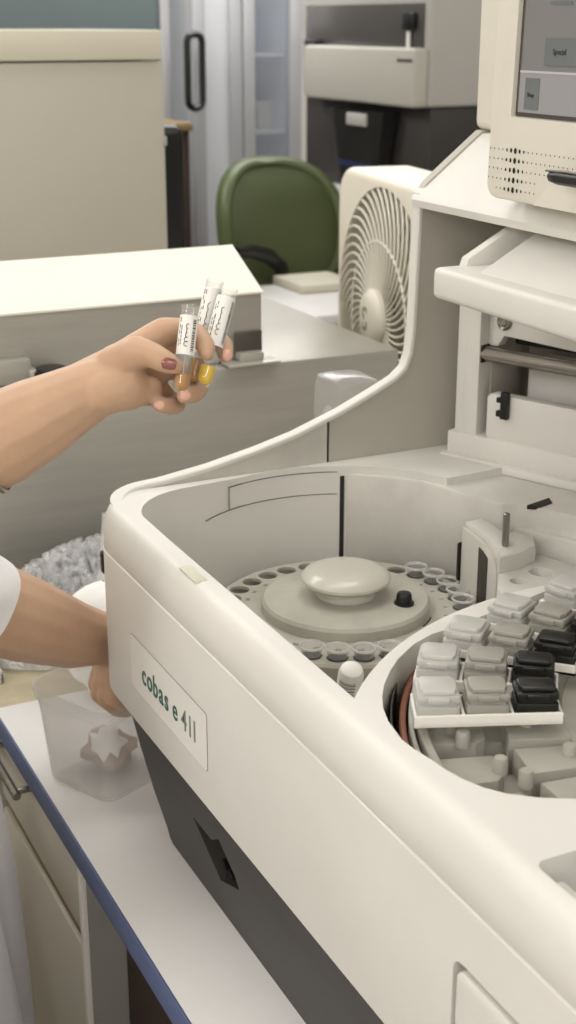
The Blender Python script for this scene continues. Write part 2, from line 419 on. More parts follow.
# the hub plate, its knob and the black locking pin
MB().lathe([(.0, .2595), (.088, .2595), (.088, .270), (.0855, .2735), (.060, .2755), (0, .2765)], Matrix.Translation((sx, sy, 0)), 72).build('hub_plate', 'disk', disk)
MB().lathe([(.031, .2755), (.0285, .278), (.0275, .286), (.030, .2895), (.043, .2905), (.0465, .293), (.0468, .296), (.044, .300), (.034, .3045), (.018, .3072), (0, .308)], Matrix.Translation((sx, sy, 0)), 64).build('disk_knob', 'knob', disk)
pk = onZ(404, 600, .279)
MB().lathe([(.0105, .2745), (.0105, .277), (.0085, .2775), (.0078, .285), (.0066, .287), (0, .2874)], Matrix.Translation((pk.x, pk.y, 0)), 24).build('locking_pin', 'black', disk)
for a0 in (32, 212): MB().prism(arc(sx, sy, .0915, a0, a0+16, 8)+arc(sx, sy, .0900, a0+16, a0, 8), .2598, .2606).build('index_mark', 'black', disk)
nm = bmesh.new()
for k, a in enumerate(HOLES):
    me = text_mesh(str(k+1), .0065)
    me.transform(Matrix.Translation((-.003, -.0025, 0)))
    me.transform(Matrix.Translation((sx+.1055*math.cos(a), sy+.1055*math.sin(a), .2600)) @ Matrix.Rotation(a-PI/2, 4, 'Z')); nm.from_mesh(me); bpy.data.meshes.remove(me)
me = bpy.data.meshes.new('hole_numbers'); nm.to_mesh(me); nm.free(); link('hole_numbers', me, 'inkgrey', disk, 0)
# ledge between the sample disk and the front rim
MB().prism([(-1.12, .457), (-1.12, .531), (-.897, .531), (-.866, .492), (-.846, .472), (-.84, .457)], .246, .268, bev=.002).build('well_ledge', 'deckwhite', AN)
# platform behind the sample disk
pl = [(-1.346, .720), (-1.338, .7225), (-1.277, .786), (-1.262, .792), (-1.246, .797), (-1.200, .813), (-1.170, .825), (-1.164, .840), (-1.094, .874), (-.96, .938), (-.96, 1.2), (-1.346, 1.2)]
MB().prism(pl, .249, .355, bev=.003).build('platform', 'deckwhite', AN)
MB().prism([(-1.160, .834), (-.94, .936), (-.94, 1.0), (-1.18, 1.0)], .249, .330, bev=.003).build('platform_step', 'deckwhite', AN)
sl = [onZ(527, 506, .3556), onZ(549, 498.5, .3556), onZ(552, 503, .3556), onZ(541, 507, .3556)]
MB().prism([(p.x, p.y) for p in sl], .352, .3565).build('platform_slot', 'dark', AN)
# sipper block with its cups, and the steel pin
bl = [onZ(*q, .312) for q in ((497, 588), (522, 610), (540, 613), (600, 590), (600, 572), (520, 548), (500, 556))]
blk = MB().prism([(p.x, p.y) for p in bl], .249, .312, bev=.003).build('sipper_block', 'deckwhite', AN)
cc = []
for q, r in (((518, 581), .0085), ((541, 572), .0125)):
    p = onZ(*q, .312); cc.append(MB().lathe([(0, .290), (r*.7, .292), (r, .312), (r*1.05, .33), (0, .33)], Matrix.Translation((p.x, p.y, 0)), 28))
cut(blk, cc)
bk = [onZ(*q, .330) for q in ((500, 557), (518, 553), (536, 545), (534, 536), (512, 530), (497, 540))]
MB().prism([(p.x, p.y) for p in bk], .249, .330, bev=.004).build('sipper_block', 'deckwhite', AN)
p = onZ(505, 547, .329)
MB().cyl((p.x, p.y, .328), (p.x, p.y, .366), .0036, n=20, bev=.001).build('steel_pin', 'steelrod', AN)
p = onZ(541, 572, .296); MB().lathe([(0, .296), (.008, .297), (.009, .303), (.0085, .304), (.0078, .299), (0, .298)], Matrix.Translation((p.x, p.y, 0)), 24).build('wash_cup', 'white', AN)
# shield plate beside the disk, rounded at its top corner
pa, pb = onZ(462, 594, .26), onZ(497, 612, .26)
dx = (pb-pa).normalized(); SM = frame_m(pa, dx, (0, 0, 1), dx.cross(Vector((0, 0, 1))))
Lw = (pb-pa).length
cur = [(0, 0), (Lw, 0)] + [(Lw-.055*(1-math.cos(t)), .045+.049*math.sin(t)) for t in [PI/2*i/8 for i in range(9)]][:-1] + [(0, .098)]
cur = [(0, 0), (Lw, 0), (Lw, .046), (Lw*.93, .055), (Lw*.8, .062), (Lw*.6, .069), (Lw*.3, .074), (0, .077)]
MB().prism(cur, -.004, .004, SM, bev=.001).build('shield_plate', 'deckwhite', AN)
cur2 = [(0, .077), (Lw*.3, .074), (Lw*.6, .069), (Lw*.8, .062), (Lw*.93, .055), (Lw, .046), (Lw, 0), (Lw*1.22, 0), (Lw*1.22, .046), (Lw*1.12, .060), (Lw*.95, .070), (Lw*.70, .077), (Lw*.35, .081), (0, .082)]
MB().prism(cur2, -.022, -.0005, SM, bev=.001).build('shield_frame', 'white', AN)
MB().prism([(Lw*.52, .0), (Lw*.76, .0), (Lw*.76, .056), (Lw*.64, .061), (Lw*.52, .064)], .0035, .0055, SM).build('shield_slot', 'steeldk', AN)
MB().prism([(-.004, .018), (-.001, .016), (-.001, .060), (-.004, .058)], -.004, .006, SM).build('shield_seal', 'dark', AN)

# reagent disk: dark gap, brown-red ring, grey disk with raised bays and pegs
rx, ry = RC; T2 = Matrix.Translation((rx, ry, 0))
def ring(r0, r1, z0, z1, name, m, par, a0, a1):
    e = min(.001, (r1-r0)*.2)
    return MB().lathe([(r0, z0), (r0, z1-e), (r0+e, z1), (r1-e, z1), (r1, z1-e), (r1, z0), (r0, z0)], T2, 110, R(a0), R(a1)).build(name, m, par)
ring(.3330, .3345, .21, .345, 'well_liner', 'steeldk', AN, 231, 262)
ring(.3225, .3275, .23, .340, 'seal_ring', 'red', AN, 221, 262)
ring(.3170, .3205, .23, .343, 'pale_ring', 'deckwhite', AN, 215, 264)
rdo = MB().prism(arc(rx, ry, .3150, 0, 357, 119), .225, .2985).build('reagent_disk', 'reag', AN)
ring(.3085, .3150, .299, .349, 'disk_flange', 'reag', rdo, 215, 276)
MB().lathe([(.10, .298), (.10, .345), (.101, .346), (.204, .346), (.205, .345), (.205, .298), (.10, .298)], T2, 120).build('inner_deck', 'reag', rdo)
for k in range(0, 4):
    th = R(64+11.3*k); cx_, cy_ = rx-.262*math.cos(th), ry-.262*math.sin(th)
    BM_ = frame_m((cx_, cy_, 0), (math.cos(th), math.sin(th), 0), (-math.sin(th), math.cos(th), 0), (0, 0, 1))
    rb = MB()
    rb.prism([(-.050, -.0205), (-.012, -.019), (-.004, -.010), (-.004, .0165), (-.050, .019)], .299, .342, BM_, bev=.0015)
    rb.prism([(-.006, -.016), (.014, -.015), (.014, .0150), (-.006, .0165)], .299, .325, BM_, bev=.001)
    rb.prism([(.012, -.020), (.064, -.0165), (.064, .0135), (.012, .0165)], .299, .3455, BM_, bev=.0015)
    rb.build('bay_shelf', 'reag', rdo)
for u, v in ((451.5, 731), (462.5, 744), (526, 729), (500, 771), (525.5, 784), (569, 758)):
    q = onZ(u, v, .342)
    MB().lathe([(.0056, .3405), (.0051, .3515), (.0043, .3530), (0, .3532)], Matrix.Translation((q.x, q.y, 0)), 20).build('locating_peg', 'reag', rdo)

# gantry behind the platform (its own direction in plan)
G0 = Vector((-1.332, .846, .355)); ga = R(23); gx = Vector((math.cos(ga), math.sin(ga), 0)); gy = Vector((-math.sin(ga), math.cos(ga), 0)); gn = -gy
GM = frame_m(G0, gx, gy, (0, 0, 1))
def gp(u, v, t=0):
    p = onP(u, v, G0+gy*t, gn)-G0; return (p.dot(gx), p.z)
def gbox(lo, hi, name, m, bev=.002): return MB().box(lo, hi, GM, bev).build(name, m, AN)
gbox((0, 0, 0), (.62, .16, .011), 'gantry_base', 'white', .003)
gbox((.004, .009, .010), (.62, .16, .036), 'gantry_base', 'white', .003)
s0, z0 = gp(464, 431, .014); s1, _ = gp(477, 431, .014); s2, _ = gp(455, 431, .020)
gbox((s0-.002, .012, .034), (s1, .05, .235), 'gantry_post', 'white')
gbox((s2, .018, .030), (s0-.001, .06, .235), 'gantry_post', 'white')
_, zt = gp(500, 345, .03); _, zb = gp(500, 318, .03)
up = [gp(481, 312, .03), gp(481, 345, .03), gp(498, 346, .03), gp(504, 336, .03), gp(620, 362, .03), gp(620, 320, .03)]
GXZ = GM @ frame_m((0, 0, 0), (1, 0, 0), (0, 0, 1), (0, -1, 0))
MB().prism(up[::-1], -.045, -.030, GXZ, bev=.001).build('rail_plate', 'white', AN)
c = gp(505, 322, .03)
MB().lathe([(.0095, 0), (.0095, .002), (.0085, .003), (.0065, .0015), (.005, .0015), (.0035, .003), (0, .003)], GXZ @ Matrix.Translation((c[0], c[1], -.030)), 24).build('screw_boss', 'steelrod', AN)
c = gp(480, 354, .015); 
MB().cyl(GM @ Vector((c[0], .022, c[1])), GM @ Vector((c[0]+.4, .022, c[1])), .0085, n=28, bev=.001).build('guide_rod', 'steelrod', AN)
gbox((c[0]-.002, .014, c[1]-.010), (c[0]+.004, .030, c[1]+.010), 'rod_collar', 'dark', .001)
lo = gp(485, 432, .012); hi = gp(485, 393, .012)
fp = [(lo[0]+.004, .034), (lo[0], .040), (lo[0], hi[1]-.004), (lo[0]+.004, hi[1]), (lo[0]+.4, hi[1]), (lo[0]+.4, .034)]
MB().prism(fp[::-1], -.030, -.0135, GXZ, bev=.001).build('front_plate', 'white', AN)
c = gp(505, 404, .012)
kb = MB(); kb.box((c[0]-.003, .006, c[1]-.017), (c[0]+.006, .0135, c[1]+.014), GM, .001)
kb.box((c[0]-.009, .007, c[1]+.001), (c[0]-.002, .0135, c[1]+.007), GM, .001); kb.box((c[0]-.009, .007, c[1]-.015), (c[0]-.002, .0135, c[1]-.008), GM, .001)
kb.build('black_bracket', 'black', AN)
c = gp(480, 354, .09)
gbox((c[0]+.012, .028, .034), (c[0]+.030, .06, .17), 'inner_column', 'wall', .004)
gbox((c[0]+.031, .036, .034), (c[0]+.052, .10, .16), 'inner_column', 'panelgrey', .002)
gbox((c[0]+.075, .075, .034), (c[0]+.4, .12, .118), 'inner_housing', 'white', .006)
rk = MB(); c3 = gp(530, 343, .06)
rk.box((c3[0]-.02, .06, c3[1]-.004), (c3[0]+.35, .075, c3[1]+.014), GM, .002)
for k in range(40): rk.box((c3[0]-.01+.008*k, .055, c3[1]+.001), (c3[0]-.006+.008*k, .061, c3[1]+.011), GM)
rk.build('toothed_rail', 'dark', AN)
gbox((c[0]-.01, .14, .03), (.62, .16, .26), 'rear_wall', 'panelgrey', .002)
# front overhang: lip with the sloped shelf that carries the monitor
LX, LY = -1.222, .76
MB().box((LX, LY, .572), (-.30, LY+.075, .604), None, .006, 3).build('overhang_lip', 'white', AN)
MB().prism([(LY+.02, .590), (LY+.02, .603), (LY+.135, .665), (LY+.30, .70), (LY+.30, .590)], LX+.05, -.30, YZ, bev=.004).build('overhang_shelf', 'white', AN)
MB().prism([(LY+.030, .600), (LY+.034, .612), (LY+.125, .660), (LY+.145, .668), (LY+.30, .668), (LY+.30, .600)], LX, LX+.014, YZ, bev=.003).build('overhang_cheek', 'white', AN)
MB().box((LX+.155, LY+.10, .655), (-.5, LY+.26, .688), None, .004).build('shelf_block', 'white', AN)
# upper cover of the left side and the column rising behind the monitor
cov = [(.824, .645), (.822, .653), (.827, .662), (.905, .722), (1.25, .735), (1.25, .645)]
MB().prism(cov, -1.374, -.60, YZ, bev=.003, seg=3).build('upper_cover', 'white', AN)
MB().prism([(1.0, .36), (1.0, .66), (1.25, .66), (1.25, .36)], -1.346, -.6, YZ).build('upper_back', 'panelgrey', AN)
MB().box((-1.379, .905, .725), (-.75, 1.10, 1.05), None, .010, 3).build('monitor_column', 'monitor', AN)
# monitor
my = .80
P = lambda u, v, y=my: (onY(u, v, y).x, onY(u, v, y).z)
a = P(487, 150); bq = P(500, 199); lean = R(1.5); sq = P(509, 117); mgx, mgz = sq[0]-a[0], sq[1]-bq[1]
mb0 = Vector((a[0], my, bq[1])); MMx = Matrix.Translation(mb0) @ Matrix.Rotation(-lean, 4, 'X') @ Matrix.Rotation(R(0), 4, 'Z')
MXZ = MMx @ XZ
W, Hh = .36, .34
so = [(.030, .072), (W-.030, .072), (W-.030, Hh-.03), (.030, Hh-.03)]
body = MB().prism(rrect(0, W, 0, Hh, .016, 6), -.055, 0, MXZ, bev=.003, seg=2).build('monitor', 'monitor', AN)
cut(body, [MB().prism(rrect(mgx, W-mgx, mgz, Hh-.0265, .002, 2), -.006, .02, MXZ)])
sc = MB().prism(rrect(mgx+.001, W-mgx-.001, mgz+.001, Hh-.0275, .002, 2), -.014, -.0045, MXZ).build('touch_screen', 'screendk', body)
def scr(name, x0, x1, y0, y1, m, z):
    x0 += mgx-.0275; x1 += mgx-.0275 if x1 < .2 else 0; y0 += mgz-.0705; y1 += mgz-.0705 if y1 < .2 else 0
    return MB().prism(rrect(x0, x1, y0, y1, .0008, 2), z-.0012, z, MXZ).build(name, m, body)
scr('screen_window', .0335, W-.034, .0755, Hh-.034, 'screen', -.0038)
scr('screen_toolbar', .0335, W-.034, .0755, .112, 'screenlow', -.0033)
scr('screen_divider', .0335, W-.034, .1115, .1135, 'screenline', -.0028)
scr('screen_button', .0435, .066, .0785, .107, 'screenbtn', -.0026)
scr('screen_button', .070, .125, .119, .143, 'screenbtn', -.0026)
scr('screen_button', .135, .190, .119, .143, 'screenbtn', -.0026)
scr('screen_field', .073, .106, .172, .1745, 'screenbtn', -.0026)
for tx, x, y, s in (('Special', .083, .1285, .0075), ('Stop', .048, .090, .0060)):
    me = text_mesh(tx, s); me.transform(MXZ @ Matrix.Translation((x+mgx-.0275, y+mgz-.0705, -.0022))); link('screen_caption', me, 'screendk', body, 0)
# speaker grille: rows of small holes
gr = MB(); grs = MB()
for row in range(5):
    for cidx in range(20):
        x = .005+.0070*cidx; y = .0105+.0092*row
        if row < 1 and cidx < 2: continue
        if x > .088 and y < .026: continue
        w_ = {4: .0013, 5: .0018, 6: .0024, 7: .0016, 8: .0012}.get(cidx, .0007)
        h_ = {4: .0017, 5: .0023, 6: .0030, 7: .0021, 8: .0016}.get(cidx, .0009)
        Mg = MXZ @ Matrix.Translation((x, y, .0004))
        pts = [(w_*math.cos(2*PI*i/8), h_*math.sin(2*PI*i/8), 0) for i in range(8)]
        gr.faces(pts, [tuple(range(8))], Mg)
go = gr.build('speaker_grille', 'dark', body, 0)
MB().prism([(.082, .0), (.112, .026), (W, .026), (W, 0)], 0, .0012, MXZ, bev=.0004, seg=1).build('lower_bezel', 'monitor', body)
# name plate
npm = [(-1.240, .1905), (-1.046, .1905), (-1.044, .1925), (-1.044, .2545), (-1.046, .2565), (-1.240, .2565)]
plate = MB().prism(rrect(-1.243, -1.044, .1945, .2530, .004, 4), -.4292, -.4272, XZ)
plate = plate.build('name_plate', 'white', AN, 30)
ol = MB().prism(rrect(-1.2437, -1.0433, .1938, .2537, .0045, 4), -.4290, -.4275, XZ).build('plate_groove', 'greyside', plate)
_ts = .031
for tx, x, m, bd in (('c', -1.2110, 'inkgreen', .0005), ('o', -1.1965, 'inkgreen', .0005), ('b', -1.1800, 'inkgreen', .0005), ('a', -1.1635, 'inkgreen', .0005), ('s', -1.1485, 'inkgreen', .0005), ('e', -1.1275, 'inkgreen', .0003), ('4', -1.1050, 'inkgrey', .0001), ('1', -1.0900, 'inkgrey', .0001), ('1', -1.0790, 'inkgrey', .0001)):
    me = text_mesh(tx, _ts, bold=bd); me.transform(Matrix.Translation((x, .4270, .2120)) @ Matrix(((.90, 0, 0, 0), (0, 0, -1, 0), (0, 1, 0, 0), (0, 0, 0, 1))))
    link('lettering', me, m, plate, 0)

# ---- reagent packs standing in the reagent disk
def bottle_mb(w, d, h):
    m = MB()
    m.prism(rrect(-w/2, w/2, -d/2, d/2, .003, 3), 0, h*.50, bev=.0012)
    m.prism(rrect(-w*.44, w*.44, -d*.44, d*.44, .003, 3), h*.49, h*.62)
    return m
def lid_mb(w, d, h):
    m = MB()
    m.box((-w*.49, -d*.49, h*.60), (w*.49, d*.49, h*.84), None, .0016)
    m.prism([(-w*.36, -d*.42), (w*.36, -d*.42), (w*.43, -d*.2), (w*.43, d*.25), (w*.34, d*.38), (-w*.34, d*.38), (-w*.43, d*.25), (-w*.43, -d*.2)], h*.83, h, bev=.0016)
    m.box((-w*.25, -d*.56, h*.62), (w*.25, -d*.47, h*.80), None, .001)
    return m
def make_pack(label):
    t = thing('reagent_pack', label, 'reagent pack', group='reagent packs in the reagent disk')
    mt = MB(); L2, W2 = .109, .037
    wo, wi = .0195, .0125                      # half widths at the outer (-x) and inner (+x) end
    out = [(-L2/2, -wo), (L2/2, -wi), (L2/2, wi), (-L2/2, wo)]
    mt.prism(out, 0, .004, bev=.0008, seg=1)
    def wl(p, q, n, th=.0022, h=.0098):
        mt.prism([p, q, (q[0]+n[0]*th, q[1]+n[1]*th), (p[0]+n[0]*th, p[1]+n[1]*th)], 0, h, bev=.0007, seg=1)
    wl(out[0], out[1], (0, 1)); wl(out[3], out[2], (0, -1)); wl(out[0], out[3], (1, 0)); wl(out[1], out[2], (-1, 0))
    for x in (-.0185, .0175): mt.box((x-.001, -.0165 if x < 0 else -.0135, 0), (x+.001, .0165 if x < 0 else .0135, .010))
    mt.build('tray', 'pack', t, local=True)
    for x, m, lab, d in ((-.0370, 'bottle', 'translucent bottle', .0325), (-.0005, 'greybottle', 'grey bottle', .0285), (.0355, 'black', 'black bottle', .0235)):
        w, h = .0320, .0245 if m != 'bottle' else .0235
        b1 = bottle_mb(w, d, h); b1.bm.transform(Matrix.Translation((x, 0, .004)))
        bo = b1.build('bottle', m, t, local=True); bo['label'] = lab
        l1 = lid_mb(w, d, h); l1.bm.transform(Matrix.Translation((x, 0, .004)))
        l1.build('flip_lid', m, bo, local=True)
    return t
plabs = ['white reagent pack of three bottles nearest the camera, beside the empty disk bays', 'white reagent pack of three bottles directly behind the nearest pack',
         'white reagent pack with clear, grey and black bottle, third back from the empty disk bays', 'reagent pack with wide flat translucent lid in front of the round-cupped sipper block', 'white reagent pack cut off by the right photo edge behind black lids']
pk0 = None
for k in range(5):
    if k == 0: t = pk0 = make_pack(plabs[0])
    else: t = copy_tree(pk0); t['label'] = plabs[k]
    th = 64-11.3*k
    u, v = ((487, 692), (487, 661.5), (512, 637), (553, 617), (606, 600))[k]
    pos = onZ(u, v, .376)
    t.location = (pos.x, pos.y, .3560); t.rotation_euler = (0, 0, R(th))
# ---- sample cups in the holes of the sample disk
def make_cup(label):
    t = thing('sample_cup', label, 'sample cup', group='clear sample cups in the sample disk')
    MB().lathe([(.0055, -.016), (.0085, -.008), (.0098, .002), (.0106, .008), (.0120, .0092), (.0122, .0104), (.0114, .0110), (.0102, .0090), (.0091, -.002), (.0078, -.008), (.0048, -.0145), (0, -.0150)], None, 28).build('cup_wall', 'cupclear', t, local=True)
    MB().lathe([(.0113, .0083), (.0122, .0090), (.0127, .0100), (.0124, .0112), (.0114, .0114), (.0108, .0104), (.0106, .0086), (.0113, .0083)], None, 28).build('cup_rim', 'cuprim', t, local=True)
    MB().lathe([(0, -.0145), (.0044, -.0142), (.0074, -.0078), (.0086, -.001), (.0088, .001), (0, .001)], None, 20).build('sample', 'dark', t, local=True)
    return t
def nearest(u, v):
    p = onZ(u, v, .262); return min(range(30), key=lambda k: (sx+.123*math.cos(HOLES[k])-p.x)**2+(sy+.123*math.sin(HOLES[k])-p.y)**2)
cupspots = [((426, 577), 'clear sample cup right of the knob, farthest back of the row of cups'), ((445, 583), 'clear sample cup second from the back in the right-hand row'), ((458, 590), 'clear sample cup in the middle of the row below the shield plate'),
            ((468, 598), 'clear sample cup second from the front in the right-hand row'), ((476, 607), 'clear sample cup nearest the reagent packs in the right-hand row'),
            ((305, 657), 'clear sample cup leftmost at the front edge of the disk'), ((331, 658), 'clear sample cup at the front edge, left of the vial'), ((361, 657), 'clear sample cup at the front edge just behind the vial'), ((387, 652), 'clear sample cup at the front edge beside the reagent disk collar')]
used = set(); cup0 = None
for (q, lab) in cupspots:
    k = nearest(*q)
    while k in used: k = (k+1) % 30
    used.add(k)
    if cup0 is None: cup = cup0 = make_cup(lab)
    else: cup = copy_tree(cup0); cup['label'] = lab
    cup.location = (sx+.123*math.cos(HOLES[k]), sy+.123*math.sin(HOLES[k]), .2605)

# ---- barcoded vial leaning between the two disks
t = thing('sample_vial', 'small white capped vial with barcode label leaning between sample disk and reagent disk', 'vial', (-.93, .515, .268))
v0, v1 = onZ(346, 706, .2725), onZ(352, 668, .318)
d = (v1-v0).normalized(); VM = Matrix.Translation(v0) @ d.to_track_quat('Z', 'Y').to_matrix().to_4x4(); Lv = (v1-v0).length
MB().lathe([(0, 0), (.0100, 0), (.0112, .001), (.0112, Lv-.007), (.0095, Lv-.0015), (.0070, Lv), (0, Lv)], VM, 28).build('vial_body', 'label', t)
bc = MB()
vl = VM.inverted() @ CAM; a_c = math.atan2(vl.y, vl.x)
for k in range(8):
    z = Lv*.52+Lv*.042*k; w_ = (.0008, .0005, .0010, .0004)[k % 4]
    bc.lathe([(.01135, z), (.01135, z+w_)], VM, 10, a_c-.9, a_c+.5)
bc.build('barcode', 'ink', t, 0)
# ---- stylus at the lower right of the monitor
t = thing('stylus', 'black pen-shaped stylus lying across the lower right of the monitor bezel', 'stylus', tuple(onY(552, 178, my-.02)))
p0, p1 = onY(549, 176, my-.022), onY(640, 190, my-.022)
dd = (p1-p0).normalized()
MB().tube([p0, p0+dd*.004, p0+dd*.015, p1], [.0025, .005, .0065, .0068], 14).build('barrel', 'black', t)
MB().tube([p0+Vector((0, -.004, .005)), p0+Vector((0, -.004, .0062))+dd*.03, p0+Vector((0, -.004, .006))+dd*.08], [.001, .0013, .0013], 8).build('clip', 'steelrod', t)
# ------------------------------------------------------------------ the bench under the analyzer
t = thing('worktop', 'white laminate worktop with blue front edge under the analyzer', 'worktop', (-.6, .8, -.03))
MB().box((-1.63, .372, -.030), (1.6, 1.30, 0), None, .001).build('laminate', 'worktop', t)
MB().box((-1.631, .369, -.0305), (1.6, .3722, -.0002), None, .0008).build('edge_band', 'blue', t)
t = thing('drawer_pedestal', 'beige drawer pedestal with steel bar handle under the left end of the worktop', 'cabinet', (-1.46, .7, -.86))
MB().box((-1.63, .390, -.86), (-1.304, 1.28, -.031), None, .001).build('carcass', 'drawer', t)
MB().box((-1.3035, .381, -.86), (-1.2905, 1.28, -.031), None, .001).build('side_board', 'greyside', t)
MB().box((-1.630, .374, -.86), (-1.300, .391, -.146), None, .0015).build('door', 'drawer', t)
dr = MB().box((-1.630, .374, -.125), (-1.300, .391, -.034), None, .0015).build('drawer', 'drawer', t)
MB().box((-1.630, .378, -.142), (-1.301, .388, -.126), None).build('gap_shadow', 'tan', t)  # tan strip in the gap below the drawer, its shadow put into the colour
hb = MB()
hb.cyl((-1.62, .353, -.0375), (-1.465, .353, -.0375), .0055, n=18, bev=.001)
for x in (-1.60, -1.478): hb.cyl((x, .353, -.0375), (x, .376, -.0375), .0042, n=14)
hb.build('handle', 'steelrod', dr)
MB().box((-1.2995, .374, -.86), (-1.290, .381, -.031), None, .001).build('end_strip', 'drawerw', t)
t = thing('dark_base_cabinet', 'dark brown wooden base cabinet set back beneath the analyzer worktop', 'cabinet', (-.4, .9, -.86))
MB().box((-1.287, .432, -.86), (1.5, 1.28, -.031), None, .001).build('carcass', 'wood', t)
for k in range(4):
    d_ = MB().box((-1.28+.66*k, .420, -.84), (-.63+.66*k, .4325, -.04), None, .002).build('door', 'wood', t)
    MB().box((-.69+.66*k, .408, -.30), (-.675+.66*k, .4205, -.18), None, .003).build('handle', 'steelrod', d_)
# ------------------------------------------------------------------ farther counter on the left, with its things
t = thing('side_counter', 'beige stone-look side counter beyond the left end of the white worktop', 'counter', (-2.0, .6, -.86))
MB().box((-2.75, -.9, -.045), (-1.634, 1.40, -.005), None, .003).build('counter_top', 'stone', t)
MB().box((-2.72, -.88, -.86), (-1.66, 1.38, -.046), None, .003).build('counter_body', 'drawer', t)
t = thing('shallow_tray', 'shallow white tray on the beige counter behind the raised forearm sleeve', 'tray', (-1.84, .30, -.005))
tm = MB(); tm.prism(rrect(-1.882, -1.705, .10, .405, .012), -.005, -.002)
for lo, hi in (((-1.882, .10), (-1.877, .405)), ((-1.710, .10), (-1.705, .405)), ((-1.882, .10), (-1.705, .105)), ((-1.882, .400), (-1.705, .405))):
    tm.box((lo[0], lo[1], -.005), (hi[0], hi[1], .012), None, .0015)
tm.build('tray_body', 'worktop', t)
yl = MB()
for k in range(14): yl.ball((-1.722-.02*(k % 5)-random.random()*.01, .39-.025*(k//5)-random.random()*.01, .002), .006, 1, (1, 1.4, .5))
o = yl.build('yellow_scraps', 'cream'); tag(o, 'small pale yellow scraps lying in the shallow white tray', 'scraps', kind='stuff')
# heap of clear cuvettes
hv = MB(); hf = random.Random(3)
HX, HY = -1.785, .595
def heap_h(x, y):
    a_ = (x-HX)/.095; b_ = (y-HY)/.21; return .142*max(0, 1-(a_*a_+b_*b_)**1.8)
for k in range(3800):
    x = HX+hf.uniform(-.105, .105); y = HY+hf.uniform(-.21, .21); h = heap_h(x, y)
    if h < .010: continue
    z = -.002+h*(1-.25*hf.random()**2)
    Mx = Matrix.Translation((x, y, z)) @ Matrix.Rotation(hf.uniform(0, 6.3), 4, 'Z') @ Matrix.Rotation(hf.gauss(0, .9), 4, 'X')
    r = hf.uniform(.0030, .0042); L_ = hf.uniform(.012, .020)
    hv.lathe([(r*.6, -L_/2), (r, -L_*.2), (r, L_/2)], Mx, 6)
o = hv.build('cuvette_heap', 'cuv', None, 60); tag(o, 'heap of loose clear plastic cuvettes on the counter left of the analyzer', 'cuvettes', kind='stuff')
core = MB(); rings = []
for q in (0, .25, .5, .7, .85, .95):
    s_ = (1-q)**(1/3.6)
    rings.append([(HX+.088*s_*math.cos(2*PI*i/32), HY+.196*s_*math.sin(2*PI*i/32), -.004+.118*q) for i in range(32)])
core.loft(rings).build('heap_core', mat('cuvette_core', rgb(238, 237, 234), .5, col2=rgb(196, 194, 188), scale=70, var=.2), o)
# crumpled clear bag spikes and the crumpled white cloth
def crumple(name, c, r, sc, amp, seed, m, sub=4, freq=3.0):
    rn = random.Random(seed); mb = MB(); mb.ball((0, 0, 0), 1, sub)
    dirs = [Vector((rn.gauss(0, 1), rn.gauss(0, 1), rn.gauss(0, 1))).normalized() for _ in range(40)]
    for v in mb.bm.verts:
        n = v.co.normalized(); s_ = 1.0
        for i, d in enumerate(dirs):
            s_ += amp*(abs(math.sin(freq*n.dot(d)+i))-.6)*.25
        v.co = Vector((n.x*r*sc[0]*s_, n.y*r*sc[1]*s_, n.z*r*sc[2]*s_))+Vector(c)
    return mb
o = crumple('tissue', (-1.618, .535, .0735), .064, (1.0, 1.0, 1.06), .25, 5, 'paper').build('crumpled_cloth', 'paper', None, 60)
tag(o, 'crumpled white cloth behind the lower forearm, in front of the cuvette heap', 'cloth')
bp_ = onX(99, 556, -1.66); bt_ = onX(108, 511, -1.66).z
t = thing('clear_bag', 'crumpled clear plastic bag standing up beside the corner of the analyzer', 'bag', (bp_.x, bp_.y+.01, -.005))
cb = MB(); N = 26; rings = []
for k in range(9):
    q = k/8
    rings.append([(bp_.x+(.024-.012*q+.006*math.sin(3*i+k))*math.cos(2*PI*i/N), bp_.y+.014+(.030-.018*q+.006*math.sin(2.3*i+1.7*k))*math.sin(2*PI*i/N)+.010*q, -.004+(bt_+.004)*q*.93+.016*abs(math.sin(i*1.9))*q) for i in range(N)])
cb.loft(rings, None, (True, False)).build('bag_film', 'bag', t, 20)
q = onX(104, 562, -1.605)
MB().box((q.x-.006, q.y-.004, q.z-.015), (q.x+.006, q.y+.004, q.z+.015), None, .003).build('bag_clip', 'black', t)
# clear jug showing above the analyzer's side panel
t = thing('plastic_jug', 'upturned translucent plastic jug behind the sloping white edge of the analyzer', 'jug', (-1.62, .86, 0))
jz = .300
c0 = onX(347, 400, -1.60)
jm = MB(); rings = []
for s_, z in ((1.0, 0.0), (.98, .20), (.96, .300), (.94, .322), (.86, .332), (.5, .336)):
    rings.append([(c0.x+p[0]*s_, c0.y+p[1]*s_, z) for p in rrect(-.045, .045, -.036, .036, .018, 5)])
rings = [[(x, y, z*(c0.z+.036)/.336) for x, y, z in r] for r in rings]
jm.loft(rings, None, (False, True)).build('jug_body', 'jug', t)
MB().tube([(c0.x+.02, c0.y-.036, .18), (c0.x+.02, c0.y-.050, .22), (c0.x+.02, c0.y-.050, c0.z-.02), (c0.x+.02, c0.y-.036, c0.z)], .005, 10).build('spout', 'jug', t)
